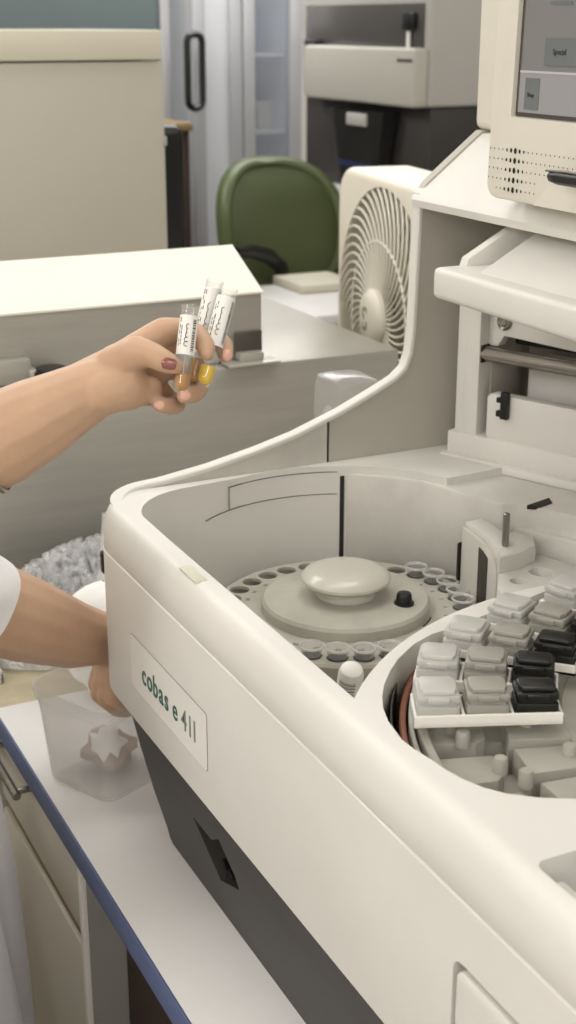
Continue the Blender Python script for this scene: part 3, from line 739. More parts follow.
# translucent tub in front of the analyzer's corner, and what lies in it
TB = Vector((-1.405, .452, 0)); ta = R(24)
t = thing('plastic_tub', 'translucent square plastic tub on the worktop under the corner of the analyzer', 'tub', TB, rotz=ta)
def tub_rings(prof, n=6):
    return [[(x, y, z*1.06) for x, y in rrect(-h*1.08, h*1.08, -h*1.08, h*1.08, rr, n)] for h, rr, z in prof]
tb = MB(); tb.loft(tub_rings([(.046, .016, .0005), (.050, .018, .004), (.056, .020, .085), (.0575, .020, .100), (.0600, .021, .101), (.0608, .021, .112), (.0625, .021, .1125), (.0625, .021, .116), (.0590, .020, .116), (.0570, .019, .098), (.0550, .019, .085), (.049, .017, .006)]), None, (True, True))
tb.build('tub_body', 'tub', t, 40, local=True)
def tub_pt(x, y, z): return Matrix.Translation(TB) @ Matrix.Rotation(ta, 4, 'Z') @ Vector((x, y, z))
c = tub_pt(.030, -.031, .066)
st = MB(); pts = []
for k in range(14):
    a_ = 2*PI*k/14; rr = .024 if k % 2 == 0 else .0145
    pts.append((rr*math.cos(a_)*(1+.2*math.sin(3*k)), rr*math.sin(a_)*(1+.2*math.cos(2*k))))
dirn = (CAM-c); dirn.z = 0; dirn.normalize()
SMx = frame_m(c, Vector((0, 0, 1)).cross(dirn), (0, 0, 1), dirn)
o = MB().prism(pts, -.006, .006, SMx, bev=.003).build('crumpled_tissue', 'paper', None, 60); tag(o, 'star-shaped crumpled white tissue pressed against the inside of the tub', 'tissue')
c = tub_pt(-.012, .012, .026)
o = crumple('x', c, .026, (1.1, 1.1, .72), .3, 21, 'paper', 3).build('crumpled_paper', mat('brownish_paper', rgb(168, 140, 122), .9, bump=.3, bscale=60)); tag(o, 'crumpled brownish paper at the bottom of the translucent tub', 'paper')

# ------------------------------------------------------------------ stainless bench unit behind the hand
t = thing('steel_bench_unit', 'wide stainless steel bench unit with cream slanted lid behind the held tubes', 'bench unit', (-2.15, .5, -.005))
MB().box((-2.398, -.75, -.005), (-1.893, 1.120, .348), None, .004).build('steel_body', 'steel', t)
lp = [(-1.918, .352), (-1.918, .452), (-2.03, .506), (-2.05, .500), (-2.36, .43), (-2.36, .352)]
lidM = frame_m((0, 0, 0), (1, 0, 0), (0, 0, 1), (0, -1, 0))
lid = MB().prism(lp, -.892, .70, lidM, bev=.004).build('lid_box', 'steel', t)
MB().prism([(-1.916, .4515), (-1.916, .4545), (-2.03, .5095), (-2.051, .5035), (-2.36, .4335), (-2.36, .4300), (-2.05, .5000), (-2.03, .5060)], -.893, .70, lidM, bev=.001).build('lid_top', 'cream', lid)
MB().box((-1.919, .845, .350), (-1.912, .889, .396), None, .002).build('dark_vent', 'steeldk', lid)
lt = MB(); lt.box((-1.914, .82, .3495), (-1.88, .905, .3535), None, .001); lt.box((-1.917, .845, .3535), (-1.897, .885, .366), None, .002)
lt.build('catch', 'steel', t)
q = onX(15, 360, -1.90)
lt = MB(); lt.box((-1.916, q.y-.14, .357), (-1.896, q.y+.022, .392), None, .003); lt.box((-1.916, q.y-.14, .348), (-1.880, q.y+.012, .353), None, .001); lt.box((-1.916, q.y+.018, .352), (-1.892, q.y+.030, .376), None, .002)
lt.build('latch', 'steel', t)
q = onX(51, 366, -1.895)
MB().lathe([(0, 0), (.024, 0), (.026, .003), (.026, .018), (.022, .022), (0, .023)], Matrix.Translation((q.x-.0, q.y, .349)) @ Matrix.Scale(1.25, 4, (0, 0, 1)), 28).build('black_cap', 'black', t)
# ------------------------------------------------------------------ background
def bgY(u, v, x): return onX(u, v, x)
# tall metal cabinet
X0 = -3.0
yr = onX(165, 140, X0).y; zt = onX(80, 30, X0).z; zs = onX(80, 61, X0).z
t = thing('tall_metal_cabinet', 'tall beige metal cabinet filling the upper left behind the steel lid', 'cabinet', (X0-.25, yr-.4, -.86))
MB().box((X0-.5, yr-.95, -.86), (X0, yr, zs-.002), None, .003).build('cabinet_body', 'cab', t)
MB().box((X0-.51, yr-.96, zs+.001), (X0+.008, yr-.004, zt), None, .003).build('cabinet_top', 'cabtop', t)
for z in (.58, .30): MB().box((X0-.002, yr-.004, z), (X0+.003, yr+.004, z+.02), None, .001).build('hinge', 'frame', t)
# blue-grey panel beyond it
X1 = -5.6
t_ = MB(); a_ = onX(160, 40, X1); 
pn = thing('partition_panel', 'blue-grey partition panel showing above the tall beige cabinet', 'panel', (X1, a_.y-1, -.86))
MB().box((X1-.04, a_.y-2.6, -.86), (X1, a_.y, 1.6), None, .004).build('panel_board', 'bluegrey', pn)
MB().box((X1-.05, a_.y, -.86), (X1+.01, a_.y+.04, 1.6), None, .003).build('panel_post', 'frame', pn)
# dark seat back and brown cupboard in the gap
X2 = -4.3
a_, b_ = onX(150, 125, X2), onX(189, 250, X2)
t = thing('black_chair', 'black office chair back in the gap right of the tall beige cabinet', 'chair', ((X2), (a_.y+b_.y)/2, -.86))
MB().box((X2-.08, a_.y-.18, .02), (X2, b_.y, a_.z), None, .05, 4).build('backrest', 'black', t)
MB().box((X2-.02, a_.y-.22, -.40), (X2+.42, b_.y-.02, -.32), None, .03, 3).build('seat', 'black', t)
cxx, cyy = X2+.18, (a_.y+b_.y)/2-.10
MB().box((X2-.04, cyy-.03, -.36), (X2-.01, cyy+.03, .10), None, .006).build('back_bracket', 'black', t)
MB().cyl((cxx, cyy, -.80), (cxx, cyy, -.39), .03, n=16).build('gas_column', 'steeldk', t)
for k in range(5):
    an = 2*PI*k/5; MB().tube([(cxx, cyy, -.79), (cxx+.28*math.cos(an), cyy+.28*math.sin(an), -.83)], [.03, .025], 10).build('foot', 'black', t)
X2b = -5.2
a_ = onX(150, 132, X2b); b_ = onX(192, 250, X2b)
t = thing('brown_cupboard', 'low brown wooden cupboard beside the black chair, before the refrigerators', 'cupboard', (X2b-.2, a_.y, -.86))
MB().box((X2b-.27, a_.y-.5, -.86), (X2b, b_.y, a_.z), None, .004).build('cupboard_body', 'wood', t)
MB().box((X2b-.28, a_.y-.51, a_.z), (X2b+.015, b_.y+.01, a_.z+.03), None, .004).build('cupboard_top', 'tan', t)
# two glass-door refrigerators
X3 = -5.6
def fridge(u0, u1, label, gl):
    a_, b_ = onX(u0, 100, X3), onX(u1, 100, X3)
    y0, y1 = a_.y, b_.y; w_ = y1-y0
    t = thing('glass_door_refrigerator', label, 'refrigerator', (X3-.3, (y0+y1)/2, -.86), 'glass-door refrigerators by the far wall')
    m = MB(); m.box((X3-.62, y0, -.86), (X3-.60, y1, 1.25)); m.box((X3-.62, y0, -.86), (X3-.02, y0+.03, 1.25)); m.box((X3-.62, y1-.03, -.86), (X3-.02, y1, 1.25)); m.box((X3-.62, y0, 1.2), (X3-.02, y1, 1.25)); m.box((X3-.62, y0, -.86), (X3-.02, y1, -.70))
    m.build('fridge_body', 'fridgein', t)
    for z in (-.35, 0.05, .38, .70, 1.0): MB().box((X3-.60, y0+.03, z), (X3-.08, y1-.03, z+.012)).build('shelf', 'framew', t)
    fr = MB(); fw = .055
    fr.box((X3-.02, y0, -.72), (X3+.03, y0+fw, 1.25), None, .006); fr.box((X3-.02, y1-fw, -.72), (X3+.03, y1, 1.25), None, .006)
    fr.box((X3-.02, y0+fw-.004, -.72), (X3+.028, y1-fw+.004, -.62), None, .006); fr.box((X3-.02, y0+fw-.004, 1.15), (X3+.028, y1-fw+.004, 1.25), None, .006)
    d = fr.build('door_frame', 'frame', t)
    MB().box((X3+.0, y0+fw-.01, -.63), (X3+.012, y1-fw+.01, 1.16)).build('door_glass', gl, d)
    return t, y0, y1
t, y0, y1 = fridge(191, 240, 'left glass-door refrigerator with a black loop handle', 'frost')
# its long black loop handle
ha, hb_ = onX(189, 34, X3+.08), onX(199, 108, X3+.08)
hy0, hy1, hz0, hz1 = ha.y-.01, ha.y+.055, hb_.z, ha.z
lp = [(X3+.08, y, z) for y, z in rrect(hy0, hy1, hz0, hz1, .03, 5)]
MB().tube(lp+[lp[0]], .014, 10).build('handle', 'black', t)
t, y0, y1 = fridge(241, 299, 'right glass-door refrigerator stocked with pale boxes and blue bottles', 'fglass')
rn = random.Random(12)
bb = None; bx0 = None
for z in (-.338, .062, .392, .712):
    y = y0+.07
    while y < y1-.09:
        if rn.random() < .45:
            if bb is None:
                o = bb = MB().lathe([(0, 0), (.035, 0), (.037, .004), (.037, .15), (.030, .175), (.014, .19), (.014, .215), (0, .216)], None, 18).build('blue_bottle', 'bottleblue', None, 35, True)
                tag(o, 'blue-tinted bottle on a shelf of the right refrigerator', 'bottle', 'blue bottles in the right refrigerator')
            else: o = bb.copy(); COL.objects.link(o)
            o.location = (X3-.2-.12*rn.random(), y+.037, z)
            y += .09
        else:
            if bx0 is None:
                o = bx0 = MB().box((-.06, 0, 0), (.06, .085, .12), None, .004).build('carton', 'cabtop', None, 35, True)
                tag(o, 'pale carton on a shelf of the right refrigerator', 'carton', 'pale cartons in the right refrigerator')
            else: o = bx0.copy(); COL.objects.link(o)
            o.location = (X3-.2-.10*rn.random(), y, z)
            y += .10
# white desk with papers
DZ = .0
p = [onZ(*q_, DZ) for q_ in ((255, 289), (345, 279), (360, 330), (225, 345))]
t = thing('white_desk', 'white desk top in front of the green chair, left of the fan', 'desk', (-4.0, 1.5, -.86))
x0, x1 = onZ(300, 318, DZ).x, onZ(300, 282, DZ).x
ya, yb = onZ(232, 300, DZ).y, onZ(372, 300, DZ).y
MB().box((x1, ya, DZ-.03), (x0, yb, DZ), None, .003).build('desk_top', 'worktop', t)
for (x, y) in ((x0-.05, ya+.05), (x0-.05, yb-.05), (x1+.05, ya+.05), (x1+.05, yb-.05)): MB().box((x-.02, y-.02, -.86), (x+.02, y+.02, DZ-.03)).build('leg', 'frame', t)
q1, q2 = onZ(287, 289, DZ), onZ(325, 284, DZ)
o = MB().box((q1.x-.11, q1.y, DZ+.0005), (q1.x+.11, q1.y+.21, DZ+.028), None, .003).build('paper_stack', 'cabtop'); tag(o, 'low beige stack of papers at the back of the white desk beside the chair', 'papers')
# green chair
XC = onZ(300, 286, DZ).x-.32
c = onX(268, 221, XC); top = onX(277, 157, XC).z; bot = onX(277, 296, XC).z; hw = abs(onX(336, 221, XC).y-onX(217, 221, XC).y)/2
t = thing('green_chair', 'green upholstered office chair with rounded back beyond the white desk', 'chair', (XC, c.y, -.86))
rings = []
hh = (top-bot)/2; cz = (top+bot)/2
cm = MB()
outl = []
for i in range(40):
    a_ = 2*PI*i/40; e = 2.7
    outl.append((math.copysign(abs(math.cos(a_))**(2/e), math.cos(a_))*hw*(1-.10*max(0, -math.sin(a_))), math.copysign(abs(math.sin(a_))**(2/e), math.sin(a_))*hh))
for s_, dx_ in ((.90, .050), (.97, .040), (1, .02), (1, -.01), (.97, -.03), (.90, -.042), (.6, -.052), (.2, -.056)):
    rings.append([(XC+dx_+.10*(yy/hw)**2-.04*(zz/hh), c.y+yy*s_, cz+zz*s_) for yy, zz in outl])
cm.loft(rings).build('backrest', 'chair', t, 60)
cb = MB(); rings = []
for s_, dx_ in ((.86, .048), (.90, .064), (.94, .066), (1.012, .045), (1.02, .018), (1.0, .008)):
    rings.append([(XC+dx_+.10*(yy/hw)**2-.04*(zz/hh), c.y+yy*s_, cz+zz*s_) for yy, zz in outl])
cb.loft(rings, None, (False, False)).build('back_shell_rim', 'chair', t, 60)
MB().box((XC-.50, c.y-hw*.95, -.42), (XC-.02, c.y+hw*.95, -.33), None, .035, 4).build('seat', 'chair', t)
MB().box((XC+.03, c.y-.05, -.40), (XC+.07, c.y+.05, bot+.15), None, .01).build('back_bracket', 'black', t)
ar = [onX(*q_, XC+.26) for q_ in ((236, 252), (252, 252), (275, 258), (292, 270), (300, 283), (300, 300))]
MB().tube([a_+Vector((-.03*i, 0, 0)) for i, a_ in enumerate(ar)], [.018, .024, .026, .024, .022, .02], 10).build('armrest', 'black', t)
ar2 = [Vector((a_.x, 2*c.y-a_.y+.05, a_.z)) for a_ in ar]
MB().tube([a_+Vector((-.03*i-.08, 0, -.12)) for i, a_ in enumerate(ar2)], [.018, .024, .026, .024, .022, .02], 10).build('armrest', 'black', t)
MB().cyl((XC-.24, c.y, -.80), (XC-.24, c.y, -.41), .028, n=16).build('gas_column', 'black', t)
for k in range(5):
    a_ = 2*PI*k/5; MB().tube([(XC-.24, c.y, -.79), (XC-.24+.28*math.cos(a_), c.y+.28*math.sin(a_), -.83)], [.03, .025], 10).build('foot', 'black', t)
# large grey instrument on its dark base: front faces -y, right side faces the camera
X4 = -4.0
cn = onX(425, 100, X4); Y4 = cn.y
QF = lambda u, v: onY(u, v, Y4)
xl = onY(304, 100, Y4-.045).x+.005
zf0, zf1 = QF(424, 108).z, QF(424, 48).z
zw0, zw1 = QF(420, 45).z, QF(420, 3).z
zb_ = QF(320, 181).z
t = thing('benchtop_instrument', 'large grey instrument with smoked window and flap behind the fan', 'instrument', ((xl+X4)/2, Y4+.3, -.86))
MB().box((onY(303, 100, Y4+.012).x, Y4+.012, zf0), (X4, Y4+.70, 1.05), None, .012, 3).build('instrument_body', 'bgbody', t)
MB().box((onY(306, 20, Y4+.004).x, Y4+.004, zw0-.01), (X4-.035, Y4+.014, zw1), None, .002).build('smoked_window', 'bgwin', t)
fl = MB().box((xl-.005, Y4-.045, zf0), (X4-.004, Y4+.014, zf1), None, .012, 3).build('front_flap', 'bgflap', t)
q0, q1 = onY(397, 60, Y4-.046), onY(412, 62, Y4-.046)
MB().box((q0.x, Y4-.0465, q0.z-.006), (q1.x, Y4-.0445, q0.z+.004)).build('marking', 'bgwin', fl)
MB().box((QF(311, 0).x, Y4-.03, zf1-.004), (QF(322, 0).x, Y4+.004, zf1+.018), None, .006).build('flap_pull', 'bgdark', t)
q0, q1 = onY(404, 12, Y4-.01), onY(414, 30, Y4-.01)
MB().box((q0.x, Y4-.02, q1.z), (q1.x, Y4+.004, q0.z), None, .008).build('black_probe', 'black', t)
MB().box((q0.x+.02, Y4-.012, q1.z-.06), (q1.x-.03, Y4-.002, q1.z-.004), None, .003).build('probe_tip', 'pack', t)
MB().box((onY(306, 150, Y4+.03).x, Y4+.03, zb_), (X4-.012, Y4+.68, zf0-.004), None, .004).build('dark_base', 'bgdark', t)
t = thing('instrument_table', 'pale table under the large grey instrument', 'table', (X4-.4, Y4+.3, -.86))
zt_ = zb_-.002
MB().box((xl-.06, Y4-.06, zt_-.05), (X4+.04, Y4+.75, zt_), None, .004).build('table_top', 'worktop', t)
for x in (xl-.02, X4):
    for y in (Y4-.02, Y4+.70): MB().box((x-.025, y-.025, -.86), (x+.025, y+.025, zt_-.05)).build('leg', 'frame', t)
a_, b_ = onY(340, 107, Y4-.01), onY(391, 107, Y4-.01)
t = thing('waste_bin', 'black tapered bin with a blue band before the dark instrument base', 'bin', ((a_.x+b_.x)/2, Y4-.02, zt_))
m_ = MB(); xc_ = (a_.x+b_.x)/2; hw_ = (b_.x-a_.x)/2; rings = []
def bin_ring(q_, s_): return [(xc_+p_[0]*s_*hw_, Y4-.014+p_[1]*s_*.040, zt_+.001+(a_.z-zt_)*q_) for p_ in rrect(-1, 1, -1, 1, .3, 4)]
m_.loft([bin_ring(q_, s_) for q_, s_ in ((0, .62), (.3, .76), (.95, 1), (1, 1.03), (1, .96), (.9, .92))], None, (True, False)).build('bin_body', 'bluebag', t)
MB().loft([bin_ring(q_, s_) for q_, s_ in ((.30, .772), (.37, .802))], None, (False, False)).build('blue_band', 'bluestripe', t)
MB().box((xc_-.04, Y4-.062, a_.z-.05), (xc_+.10, Y4-.052, a_.z-.008), None, .006).build('grip_tab', 'bgbody', t)
# box fan standing behind the analyzer's side panel
fc = onY(381, 318, 1.235); fa = R(-9)
FB = -.004
t = thing('box_fan', 'cream square fan with swirled grille standing behind the analyzer side panel', 'fan', (fc.x, fc.y+.06, FB))
FMx = Matrix.Translation(fc) @ Matrix.Rotation(fa, 4, 'Z') @ XZ
RF = .228; hs = .246
body = MB().prism(rrect(-hs, hs, FB-fc.z+.02, hs, .06, 8), -.13, 0, FMx, bev=.014, seg=4).build('housing', 'fan', t, 40)
cut(body, [MB().cyl(FMx @ Vector((0, 0, -.115)), FMx @ Vector((0, 0, .05)), RF, n=72)], 40)
MB().lathe([(RF*.99, -.110), (0, -.110)], FMx, 48).build('inner_back', 'fandark', t)
bl_ = MB()
for k in range(5):
    a_ = 2*PI*k/5
    pts = [(.05*math.cos(a_-.3), .05*math.sin(a_-.3)), (.15*math.cos(a_-.45), .15*math.sin(a_-.45)), (.165*math.cos(a_+.1), .165*math.sin(a_+.1)), (.15*math.cos(a_+.45), .15*math.sin(a_+.45)), (.05*math.cos(a_+.4), .05*math.sin(a_+.4))]
    bl_.prism(pts, -.075, -.068, FMx)
bl_.lathe([(.06, -.09), (.06, -.05), (0, -.05)], FMx, 24)
bl_.build('fan_blades', 'fanblade', t, 35)
gr_ = MB()
NB = 50
for k in range(NB):
    a0 = 2*PI*k/NB; pts = []
    for i in range(9):
        q_ = i/8; r_ = .052+(RF+.002-.052)*q_; a_ = a0+.75*q_**1.5
        pts.append(FMx @ Vector((r_*math.cos(a_), r_*math.sin(a_), -.004+.014*(1-q_*q_))))
    gr_.tube(pts, [.0018+.0012*i/8 for i in range(9)], 5, False)
for r_ in (.135,):
    pts = [FMx @ Vector((r_*math.cos(2*PI*i/64), r_*math.sin(2*PI*i/64), .006)) for i in range(65)]
    gr_.tube(pts, .0028, 6, False)
gr_.build('grille', 'fan', t, 60)
hb2 = MB().lathe([(0, .030), (.032, .029), (.046, .025), (.052, .018), (.052, .002), (0, .002)], FMx, 40).build('grille_hub', 'fan', t)
me = text_mesh('S', .06, bold=.001); me.transform(FMx @ Matrix.Translation((-.019, -.021, .0295))); link('hub_emblem', me, 'fanblade', hb2, 0)
for sx_ in (-.2, .2): MB().box((sx_-.04, FB-fc.z+.0, -.125), (sx_+.04, FB-fc.z+.03, -.01), FMx, .004).build('foot', 'fan', t)
# ------------------------------------------------------------------ the person at the left, holding up tubes
PD = 1.20
def hp(u, v, dd=0.0): return atD(u, v, PD+dd)
PX = PD/F_PX                                  # metres per photo pixel at the hand
def seg_mesh(mb, p0, p1, r0, r1, n=14):
    p0, p1 = Vector(p0), Vector(p1)
    mb.cyl(p0, p1, r0, r1, n)
    mb.ball(p0, r0*.985, 2); mb.ball(p1, r1*.985, 2)
def chain(mb, pts):
    for (p, r), (q, s_) in zip(pts, pts[1:]): seg_mesh(mb, p, q, r, s_)
ps = thing('person', 'person in white lab coat at left, one bare arm raised holding tubes, other in tub', 'person', (-1.28, -.04, -.86))
BM = MB()
px = lambda r: r*PX
# --- raised (left) arm: upper arm, forearm, wrist
shL, elL = Vector((-1.40, .045, .42)), hp(-150, 512, .02)
wrist = hp(108, 381, .004)
chain(BM, [(shL, .058), (elL, .046)])
chain(BM, [(elL, .046), (hp(-60, 466, .012), .0435), (hp(0, 439, .008), px(48.5)), (hp(40, 418, .006), px(42.5)), (hp(75, 399, .005), px(34.5)), (hp(104, 384, .004), px(29))])
seg_mesh(BM, hp(86, 388, .010), hp(122, 367, .014), px(28), px(25))
seg_mesh(BM, hp(100, 392, -.004), hp(126, 385, -.002), px(25), px(24))
# --- palm and back of the hand
kI, kM, kR, kP = hp(163, 331, .010), hp(166, 343, .026), hp(160, 360, .040), hp(150, 378, .046)
for k, r0, r1 in ((kI, 23, 14.5), (kM, 22, 14), (kR, 21, 13), (kP, 20, 12)):
    seg_mesh(BM, hp(120, 366, .012), k, px(r0), px(r1))
seg_mesh(BM, hp(122, 386, .004), hp(152, 394, .030), px(21), px(13))
seg_mesh(BM, hp(140, 350, .012), hp(160, 372, .034), px(20), px(14))
seg_mesh(BM, hp(126, 392, .000), hp(148, 388, .010), px(20), px(15))
# --- thumb (nearest the camera)
chain(BM, [(hp(116, 366, .000), px(22)), (hp(136, 353, -.016), px(18)), (hp(150, 354, -.026), px(13.2)), (hp(160, 359, -.030), px(12.2)), (hp(170, 364, -.030), px(10.6)), (hp(176, 367, -.028), px(8))])
# --- index: over the top, tip coming down between the tubes
chain(BM, [(kI, px(14.5)), (hp(185, 329, .012), px(11.2)), (hp(197, 334, .008), px(10.8)), (hp(205, 345, -.002), px(10)), (hp(207, 354, -.008), px(8.2))])
# --- middle: reaches behind the tubes, its tip showing at the right
chain(BM, [(kM, px(14)), (hp(196, 336, .034), px(11.2)), (hp(216, 338, .036), px(10.8)), (hp(224, 346, .024), px(10)), (hp(225, 355, .014), px(8.6))])
# --- ring and little finger curl back below
chain(BM, [(kR, px(13)), (hp(190, 378, .052), px(11)), (hp(199, 388, .040), px(10.6)), (hp(193, 394, .018), px(10)), (hp(184, 396, .006), px(8.6))])
chain(BM, [(kP, px(12)), (hp(168, 398, .048), px(10)), (hp(177, 405, .036), px(9.6)), (hp(168, 406, .016), px(9.2)), (hp(160, 405, .006), px(7.8))])
# --- lower (right) arm reaching into the tub
shR, elR = Vector((-1.12, -.16, .42)), Vector((-1.262, .215, .285))
cT = tub_pt(0, 0, 0)
a0_ = onX(20, 618, -1.325); a1_ = onX(70, 634, -1.375); a2_ = onX(112, 640, -1.424)
elR = a0_+(a0_-a1_)*1.9+Vector((0, 0, .004))
chain(BM, [(shR, .058), (elR, .050), (a0_, .0462), (a1_, .0385), (a2_, .0275)])
hand = Vector((-1.425, .478, .150))
chain(BM, [(a2_, .0275), (hand, .026), (hand+Vector((.008, -.012, -.030)), .026)])
hb_ = hand+Vector((.006, -.016, -.038))
for i, (dx_, dy_) in enumerate(((-.026, -.012), (-.008, -.016), (.010, -.013), (.026, -.005))):
    k0 = hb_+Vector((dx_*.8, dy_*.4, .012)); L_ = (.024, .028, .027, .021)[i]
    chain(BM, [(k0, .0105), (k0+Vector((dx_*.15, dy_*.3-.004, -L_)), .0088), (k0+Vector((dx_*.12, dy_*.1+.008, -L_*1.65)), .0080), (k0+Vector((dx_*.05, .020, -L_*1.9)), .0068)])
chain(BM, [(hand+Vector((.016, .004, -.008)), .014), (hand+Vector((.030, .012, -.034)), .0105), (hand+Vector((.026, .010, -.056)), .0088), (hand+Vector((.018, .006, -.068)), .007)])
# --- trunk, neck and head (outside the frame)
tc_ = Vector((-1.26, -.06, 0))
for s_ in (-1, 1):
    seg_mesh(BM, tc_+Vector((s_*.05, -s_*.05, .34)), tc_+Vector((s_*.04, -s_*.04, .0)), .105, .095, 20)
    seg_mesh(BM, tc_+Vector((s_*.05, -s_*.05, .0)), tc_+Vector((s_*.06, -s_*.06, -.12)), .105, .095, 20)
seg_mesh(BM, shL, shR, .062, .062, 20)
seg_mesh(BM, tc_+Vector((0, 0, .40)), tc_+Vector((.03, .03, .54)), .062, .054, 20)
hc_ = tc_+Vector((.05, .05, .64))
hx, hy = Vector((.707, .707, 0)), Vector((-.707, .707, 0))
HM = frame_m(hc_, hx, hy, (0, 0, 1))
BM.ball((0, 0, .02), .098, 3, (.98, .80, 1.08), HM); BM.ball((.025, 0, -.055), .062, 3, (1.0, .92, 1.0), HM)
BM.ball((.098, 0, -.012), .016, 2, (1, .7, 1.2), HM); BM.ball((.086, 0, .012), .011, 2, (1, .7, 1.8), HM)
for s_ in (-1, 1):
    BM.ball((.0, s_*.080, .0), .026, 2, (.7, .35, 1.1), HM)
    BM.ball((.066, s_*.036, -.015), .020, 2, (1, 1, 1), HM)
BM.ball((.082, 0, -.052), .018, 2, (.6, 1.3, .35), HM); BM.ball((.081, 0, -.062), .017, 2, (.6, 1.1, .4), HM)
for s_ in (-1, 1):                                # legs
    chain(BM, [(tc_+Vector((s_*.065, -s_*.065, -.14)), .085), (tc_+Vector((s_*.07, -s_*.07, -.42)), .058), (tc_+Vector((s_*.07, -s_*.07, -.79)), .040)])
    seg_mesh(BM, tc_+Vector((s_*.07-.02, -s_*.07-.02, -.815)), tc_+Vector((s_*.07+.09, -s_*.07+.09, -.828)), .036, .026)
bmesh.ops.recalc_face_normals(BM.bm, faces=BM.bm.faces[:])
body = BM.build('body', 'skin', ps, 0)
def rm(o):
    md = o.modifiers.new('r', 'REMESH'); md.mode = 'VOXEL'; md.voxel_size = .0019; md.use_smooth_shade = True
    ms = o.modifiers.new('s', 'SMOOTH'); ms.factor = .5; ms.iterations = 11
modapply(body, rm)
body.data.materials.clear(); body.data.materials.append(M['skin']); body.data.polygons.foreach_set('use_smooth', [True]*len(body.data.polygons))
# finger nails
from mathutils.bvhtree import BVHTree
bvh = BVHTree.FromPolygons([v.co.copy() for v in body.data.vertices], [tuple(p.vertices) for p in body.data.polygons])
nails = ((169, 364, 15, .0125, .0100, 'nail', 'dark varnished thumb nail'), (228, 355, 80, .0100, .0085, 'nailtip', 'pale finger nail'), (186, 395, 185, .0095, .0085, 'nailtip', 'pale finger nail'), (159, 405, 185, .0085, .0075, 'nailtip', 'pale finger nail'))
for n_ in nails:
    def _b(u, v, ang, ln, wd, m, lab):
        dvec = ray(u, v).normalized(); hit, nrm, idx, dist = bvh.ray_cast(CAM, dvec)
        if hit is None: return
        x = (_rt*math.cos(R(ang))-_up*math.sin(R(ang))); x = (x-nrm*x.dot(nrm)).normalized(); y = nrm.cross(x)
        mb = MB(); rings = []
        for k in range(7):
            q = k/6; xx = (q-.5)*ln; w_ = wd*(1-.35*max(0, (q-.6)/.4)**2-.4*max(0, (.25-q)/.25)**2)
            rings.append([hit+x*xx+y*(w_/2*t_)+nrm*(.0011-.0018*t_*t_-.0010*(2*q-1)**2) for t_ in (-1, -.6, -.2, .2, .6, 1)] +
                         [hit+x*xx+y*(w_/2*t_)+nrm*(.0001-.0022*t_*t_-.0012*(2*q-1)**2) for t_ in (1, .6, .2, -.2, -.6, -1)])
        mb.loft(rings); o = mb.build('finger_nail', m, ps, 50); o['label'] = lab
    _b(*n_)
# hair, trousers, shoes, coat
hm = MB(); hm.ball((-.012, 0, .040), .106, 3, (1.0, .86, 1.02), HM); hm.ball((-.075, 0, -.045), .05, 3, (.8, 1.1, 1.5), HM)
for v in list(hm.bm.verts):
    l = HM.inverted() @ v.co
    if l.x > .045 and l.z < .062: v.co = HM @ Vector((.045, l.y*.9, max(l.z, .02)))
hm.build('hair', 'hair', ps, 60)
tm_ = MB()
for s_ in (-1, 1): tm_.tube([tc_+Vector((s_*.065, -s_*.065, z)) for z in (-.10, -.42, -.70, -.80)], [.112, .092, .082, .080], 20)
tm_.build('trousers', 'trouser', ps, 60)
for s_ in (-1, 1):
    b_ = tc_+Vector((s_*.07, -s_*.07, 0)); SMs = frame_m((b_.x, b_.y, -.859), hx, hy, (0, 0, 1))
    MB().prism([(-.075, -.036), (.06, -.044), (.13, -.040), (.165, -.015), (.165, .015), (.13, .040), (.06, .044), (-.075, .036)], 0, .075, SMs, bev=.02, seg=3).build('shoe', 'black', ps)
cm_ = MB(); rings = []
rn = random.Random(4)
NS = 72
fl_ = lambda z: max(0, min(.085, (.22-z)*.25))
for z, rf, rs_ in ((.50, .085, .10), (.47, .115, .185), (.42, .135, .225), (.34, .150, .225), (.22, .155, .205), (.10, .165, .200), (.0, .185, .212), (-.10, .205, .226), (-.22, .218, .238), (-.34, .226, .246), (-.40, .228, .249)):
    fold = max(0, (.35-z))*.045
    rings.append([tuple(tc_ + hx*((rf+fl_(z)+fold*.5*math.sin(9*a_+z*3)+fold*.35*math.sin(17*a_))*math.cos(a_)) + hy*((rs_+fl_(z)+fold*.5*math.sin(9*a_+z*3))*math.sin(a_)) + Vector((0, 0, z))) for a_ in [2*PI*i/NS for i in range(NS)]])
YT = [(-.40, .322), (-.34, .320), (-.10, .310), (0, .303), (.10, .290), (.22, .235), (.34, .16), (.60, .0)]
for ring_ in rings:                               # the open front of the coat swings out towards the bench
    zz = ring_[0][2]; ym = max(p[1] for p in ring_)-tc_.y
    for (za, ya), (zb2, yb2) in zip(YT, YT[1:]):
        if za <= zz <= zb2: yt = ya+(yb2-ya)*(zz-za)/(zb2-za)
    k_ = max(1, (yt-tc_.y)/ym)
    for i, p in enumerate(ring_):
        if p[1] > tc_.y: ring_[i] = (p[0], tc_.y+(p[1]-tc_.y)*k_, p[2])
cm_.loft(rings, None, (False, False))
cm_.build('lab_coat', 'coat', ps, 60)
